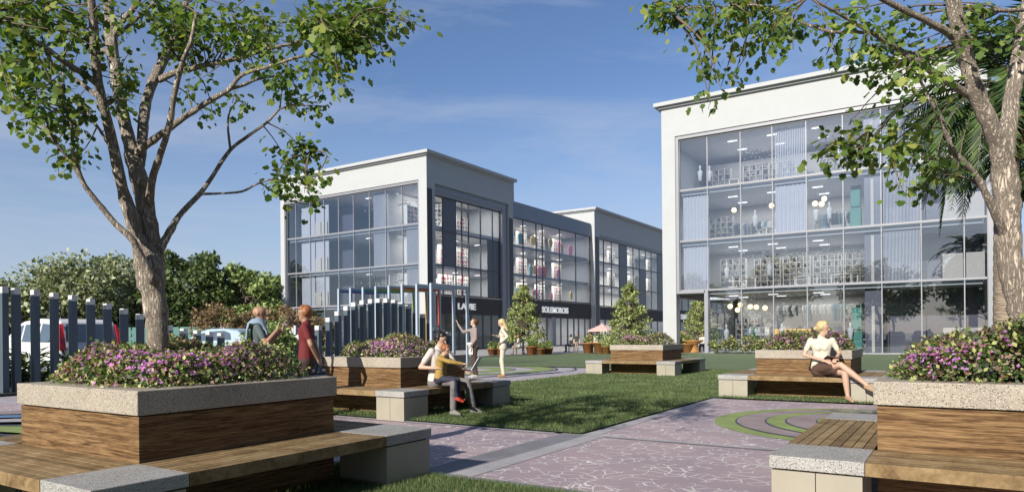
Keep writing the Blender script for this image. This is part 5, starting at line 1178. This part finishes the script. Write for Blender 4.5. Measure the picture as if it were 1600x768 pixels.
    for a, c, ra, rb, m in P:
        d = c-a; L2 = max(1e-9, d@d); t = np.clip((C-a)@d/L2, 0, 1); q = np.linalg.norm(C-(a+t[:, None]*d), axis=1)-(ra+(rb-ra)*t)
        k = q < best-.0008; best[k] = q[k]; mi[k] = m
    # fold-like waviness of the clothes
    me.materials.clear()
    for m in (skinm, top, bottom, shoe): me.materials.append(m)
    me.polygons.foreach_set('material_index', mi); me.polygons.foreach_set('use_smooth', np.ones(len(mi), bool)); me.update()
    o = bpy.data.objects.new('person', me); col.objects.link(o); o.location = loc; o.rotation_euler = (0, 0, rz); o.scale = (s, s, s)
    tag(o, label, cat, group)
    # eyes
    e = MB()
    for sg in (-1, 1):
        c = H+hf*.083+hl*sg*.033+hu*.016; e.ball(c-hf*.003, .0085, 8)
    e.build('eyes', M['black'], o)
    if hair:
        h = MB(); g = np.random.default_rng(abs(hash(label)) % 1000)
        def hb(off, r): h.ball(H+hf*off[0]+hl*off[1]+hu*off[2], r, 12)
        hb((-.028, 0, .045), .097); hb((.012, 0, .070), .074); hb((-.05, 0, .01), .080)
        for sg in (-1, 1): hb((-.02, sg*.035, .03), .072); hb((.03, sg*.03, .08), .05)
        if hair_style == 'curly':
            for k in range(26):
                a = g.uniform(0, 6.28); z = g.uniform(.02, .13); rr = math.sqrt(max(0, .095**2-(z-.04)**2)); hb((-.02+rr*math.cos(a)*(1 if math.cos(a) < .5 else .5), rr*math.sin(a), z), .028)
        if hair_style == 'long':
            for k in range(9):
                f = k/8
                for sg in (-1, 0, 1): hb((-.06-.02*f, sg*.045, .02-.26*f), .055-.015*f)
        if hair_style == 'bun': hb((-.125, 0, -.01), .042); hb((-.10, .01, .0), .035)
        t = h.build('tmp', hair); r = t.modifiers.new('r', 'REMESH'); r.mode = 'VOXEL'; r.voxel_size = max(.009, voxel*.8); r.use_smooth_shade = True; sm = t.modifiers.new('s', 'SMOOTH'); sm.iterations = 2
        dg = bpy.context.evaluated_depsgraph_get(); hm = bpy.data.meshes.new_from_object(t.evaluated_get(dg)); bpy.data.objects.remove(t)
        hm.materials.clear(); hm.materials.append(hair); ho = bpy.data.objects.new('hair', hm); col.objects.link(ho); ho.parent = o
    return o
def stand(**kw):
    J = dict(pelvis=(0, 0, .93), neck=(.0, 0, 1.45), head=(.02, 0, 1.60), face=(1, 0, 0), shL=(0, .175, 1.40), shR=(0, -.175, 1.40), elL=(-.03, .24, 1.12), elR=(-.03, -.24, 1.12), wrL=(.06, .25, .87), wrR=(.06, -.25, .87),
             hipL=(0, .085, .90), hipR=(0, -.085, .90), knL=(.03, .10, .49), knR=(.03, -.10, .49), anL=(-.02, .11, .085), anR=(-.02, -.11, .085), toeL=(.14, .13, .035), toeR=(.14, -.13, .035))
    J.update(kw); return J
def sit(**kw):
    J = dict(pelvis=(0, 0, .56), neck=(.03, 0, 1.07), head=(.06, 0, 1.22), face=(1, 0, 0), shL=(.02, .175, 1.02), shR=(.02, -.175, 1.02), elL=(.08, .24, .76), elR=(.08, -.24, .76), wrL=(.30, .14, .66), wrR=(.30, -.14, .66),
             hipL=(.02, .09, .535), hipR=(.02, -.09, .535), knL=(.44, .12, .52), knR=(.44, -.12, .52), anL=(.42, .12, .085), anR=(.42, -.12, .085), toeL=(.58, .14, .035), toeR=(.58, -.14, .035))
    J.update(kw); return J
cream = cl((.70, .66, .54)); brown = cl((.10, .05, .035)); tanshoe = cl((.42, .28, .18)); blond = plain('hair_blond', (.62, .48, .24), .6, var=.25, vs=60); dkhair = plain('hair_dark', (.02, .013, .01), .5, var=.2); ginger = plain('hair_ginger', (.33, .12, .035), .55, var=.25, vs=60)
# seated blonde woman
wo_ = person('blonde woman in cream blouse and brown skirt sitting with crossed legs', (-2.13, 14.02, .02), R_(-62), sit(head=(.03, .02, 1.27), neck=(.0, 0, 1.11), face=(.50, .85, -.08), pelvis=(0, 0, .565), shL=(.06, .165, 1.06), shR=(-.06, -.165, 1.06), elR=(-.02, -.30, .80), wrR=(.27, -.06, .71), elL=(.10, .27, .82), wrL=(.33, .12, .74),
    hipL=(.02, .09, .54), hipR=(.02, -.08, .56), knL=(.46, .22, .50), anL=(.45, .27, .10), toeL=(.58, .30, .03), knR=(.45, .16, .64), anR=(.64, .52, .30), toeR=(.76, .62, .20)), cream, brown, tanshoe, SK['light'], blond, 'bun', 1.05, 'short', .010, 'skirt', female=True)
def slab_thing(name, label, cat, mat, loc, rot, dim):
    b = MB(); b.box(-dim[0]/2, dim[0]/2, -dim[1]/2, dim[1]/2, -dim[2]/2, dim[2]/2); o = b.build(name, mat, bevel=.003); o.location = loc; o.rotation_euler = rot; tag(o, label, cat); return o
slab_thing('notebook', 'dark notebook held in the lap of the seated blonde woman', 'notebook', brown, (-1.90, 13.78, .80), (R_(-12), R_(-18), R_(-62)), (.20, .27, .02))
# father and child
father = person('man in pale T-shirt and grey trousers sitting with the child on his lap', (-7.16, 8.86, .01), R_(2), sit(head=(.08, 0, 1.21), face=(.95, -.05, -.32), neck=(.03, 0, 1.06), elR=(-.10, -.31, .77), wrR=(.13, -.27, .76), hdR=(.8, .35, .05), elL=(.22, .23, .80), wrL=(.47, .12, .72), knR=(.45, -.16, .53), anR=(.44, -.18, .085), toeR=(.58, -.20, .035), knL=(.46, .20, .52), anL=(.56, .22, .085), toeL=(.70, .24, .035)),
    cl((.68, .62, .58)), cl((.20, .18, .18)), cl((.25, .24, .22)), SK['light'], dkhair, 'curly', 1.0, 'short', .010)
child = person('ginger haired child in mustard jumper and navy trousers on the man\'s lap', (-6.98, 8.72, .225), R_(12), sit(head=(.14, 0, 1.19), face=(.95, .05, -.28), neck=(.06, 0, 1.05), shL=(.06, .16, 1.0), shR=(.06, -.16, 1.0), elR=(.32, -.16, .92), wrR=(.58, -.06, .88), elL=(.30, .16, .88), wrL=(.54, .10, .86), pelvis=(0, 0, .56), knL=(.40, .08, .50), knR=(.40, -.10, .50), anR=(.46, -.12, .12), toeR=(.62, -.12, .03), anL=(.40, .08, .12), toeL=(.55, .10, .05)),
    cl((.42, .27, .07)), cl((.03, .032, .06)), cl((.50, .05, .03)), SK['light'], ginger, 'short', .70, 'long', .013)
slab_thing('tablet', 'white tablet held up by the child on the man\'s lap', 'tablet', cl((.75, .75, .76)), (-6.45, 8.98, .84), (R_(0), R_(-58), R_(20)), (.24, .19, .012))
# standing pair
taupe = person('standing man in taupe sweater gesturing upwards with one arm', (-12.19, 16.87, 0), R_(228), stand(face=(.85, -.25, .38), head=(.0, 0, 1.60), elR=(.27, -.26, 1.33), wrR=(.42, -.30, 1.56), hdR=(.3, -.2, .9), elL=(.02, .26, 1.12), wrL=(.16, .22, .92), anL=(-.02, .16, .085), toeL=(.13, .20, .035)), cl((.31, .255, .24)), cl((.06, .035, .03)), cl((.5, .48, .45)), SK['light'], plain('hair_brown', (.10, .045, .02), .6), 'short', 1.04, 'long', .013)
b = MB(); b.box(-.04, .0, -.16, .17, .70, 1.02); b.box(-.045, .03, -.19, .20, .98, 1.07); o = b.build('white_jacket', cl((.75, .73, .66)), bevel=.03); o.location = (-12.26, 16.74, 0); o.rotation_euler = (0, 0, R_(236)); tag(o, 'white jacket hanging from the waist of the man in taupe', 'jacket')
blonde2 = person('long haired blonde woman in cream tracksuit and tan boots looking down', (-11.56, 17.49, 0), R_(205), stand(face=(.9, .12, -.35), head=(.04, 0, 1.585), elL=(-.16, .27, 1.20), wrL=(.03, .20, 1.04), elR=(.10, -.26, 1.17), wrR=(.24, -.12, 1.22), knR=(.08, -.09, .49), anR=(.03, -.10, .085), toeR=(.18, -.12, .035)), cl((.66, .62, .50)), cl((.62, .58, .46)), cl((.34, .19, .08)), SK['light'], blond, 'long', 1.03, 'long', .013, female=True)
pt = at(404, 600, 11.2); bald = person('bald man in grey T-shirt raising his hands while talking', (pt[0], pt[1], 0), R_(50), stand(face=(.9, -.15, -.1), elR=(.12, -.28, 1.14), wrR=(.30, -.22, 1.36), hdR=(.2, .1, 1), elL=(.16, .24, 1.15), wrL=(.36, .12, 1.34), hdL=(.2, 0, 1)), cl((.10, .14, .15)), cl((.05, .05, .07)), cl((.1, .1, .1)), SK['tan'], None, 's', 1.04, 'short', .011)
b = MB(); pr_ = [(-.135, 1.02), (-.14, 1.15), (-.135, 1.30), (-.115, 1.40), (-.07, 1.455), (0, 1.47), (.06, 1.45), (.10, 1.38), (.12, 1.28), (.125, 1.16)]; vs = []; fs = []
for k, (x, z) in enumerate(pr_):
    for y in (-.21, -.155, -.10, -.045): vs.append((x+.012*math.sin(40*y+k), y+.006*math.sin(k*2), z-.8*max(0, -y-.12)*(1 if 3 < k < 8 else 0)))
for k in range(len(pr_)-1):
    for q in range(3): fs.append((4*k+q, 4*k+q+1, 4*k+q+5, 4*k+q+4))
b.add(vs, fs, 0, True); o = b.build('towel', cl((.30, .40, .52))); o.modifiers.new('s', 'SOLIDIFY').thickness = .022; o.location = (pt[0], pt[1], .05); o.rotation_euler = (0, 0, R_(50)); o.scale = (1.06, 1.06, 1.04); tag(o, 'pale blue towel over the shoulder of the bald man', 'towel')
pt = at(479, 600, 10.9); red = person('red haired man in dark red polo shirt with hands behind his back', (pt[0], pt[1], 0), R_(222), stand(face=(.95, .1, -.05), elL=(-.10, .25, 1.13), wrL=(-.17, .10, .93), elR=(-.10, -.25, 1.13), wrR=(-.19, -.08, .91), anR=(.08, -.11, .085), toeR=(.24, -.13, .035)), cl((.16, .012, .016)), cl((.055, .03, .025)), cl((.04, .025, .02)), SK['tan'], ginger, 'short', 1.03, 'short', .012)
# people by the shops
far = [(676, 44, 'sit', (.6, .6, .58), 'seated person in white by the left shop, leftmost of the row'), (692, 45, 'sit', (.12, .1, .1), 'seated person in dark clothes beside the street tree'), (811, 45, 'sit', (.62, .6, .56), 'seated person in white beside the street tree trunk'), (833, 46, 'sit', (.40, .25, .12), 'seated person in tan clothes right of the street tree'),
       (850, 46, 'sit', (.6, .6, .6), 'seated person with pink hair and white top by the shop'), (893, 50, 'sit', (.6, .58, .5), 'person in white sitting at the dark counter'), (901, 49, 'stand', (.05, .05, .05), 'person in black standing at the dark counter'),
       (924, 46, 'stand', (.25, .04, .04), 'walking person in dark red near the parasol'), (931, 45, 'stand', (.62, .6, .55), 'walking person in white near the parasol'), (951, 47, 'sit', (.6, .6, .6), 'person in white under the pink parasol'), (1071, 52, 'stand', (.04, .04, .05), 'dark clothed person standing behind the arcade, left one'), (1084, 55, 'stand', (.05, .04, .06), 'dark clothed person standing behind the arcade, right one'), (918, 47, 'stand', (.45, .08, .08), 'person in bright red by the terracotta pots'), (1098, 47, 'sit', (.6, .58, .55), 'person in white seated beside the orange tubs')]
rr_ = random.Random(8)
for i, (px, d, kind, c, lab) in enumerate(far):
    p = at(px, 540, d); rz = rr_.uniform(3.4, 5.2)
    J = sit(elR=(.1, -.24, .8), wrR=(.3, -.1, .8)) if kind == 'sit' else stand(knR=(.14, -.09, .49), anR=(.16, -.1, .09), toeR=(.3, -.12, .04), anL=(-.16, .1, .1), toeL=(-.02, .12, .035))
    person(lab, (p[0], p[1], 0), rz, J, cl(c), cl((.08, .08, .10) if i % 2 else (.3, .25, .2)), cl((.05, .05, .05)), SK[('light', 'tan', 'brown')[i % 3]], dkhair if i % 2 else ginger, 'short', .80 if kind == 'stand' else .95, 'short', .03)
    if kind == 'sit':
        b = MB(); b.box(-.24, .2, -.24, .24, .40, .45); 
        for sx_ in (-.21, .17):
            for sy_ in (-.21, .21): b.box(sx_-.02, sx_+.02, sy_-.02, sy_+.02, 0, .4)
        b.box(-.26, -.22, -.24, .24, .45, .85); o = b.build('cafe_chair', M['dark']); o.location = (p[0], p[1], 0); o.rotation_euler = (0, 0, rz); tag(o, 'dark cafe chair under the '+' '.join(lab.split()[:9]), 'chair', 'cafe chairs by the shops')
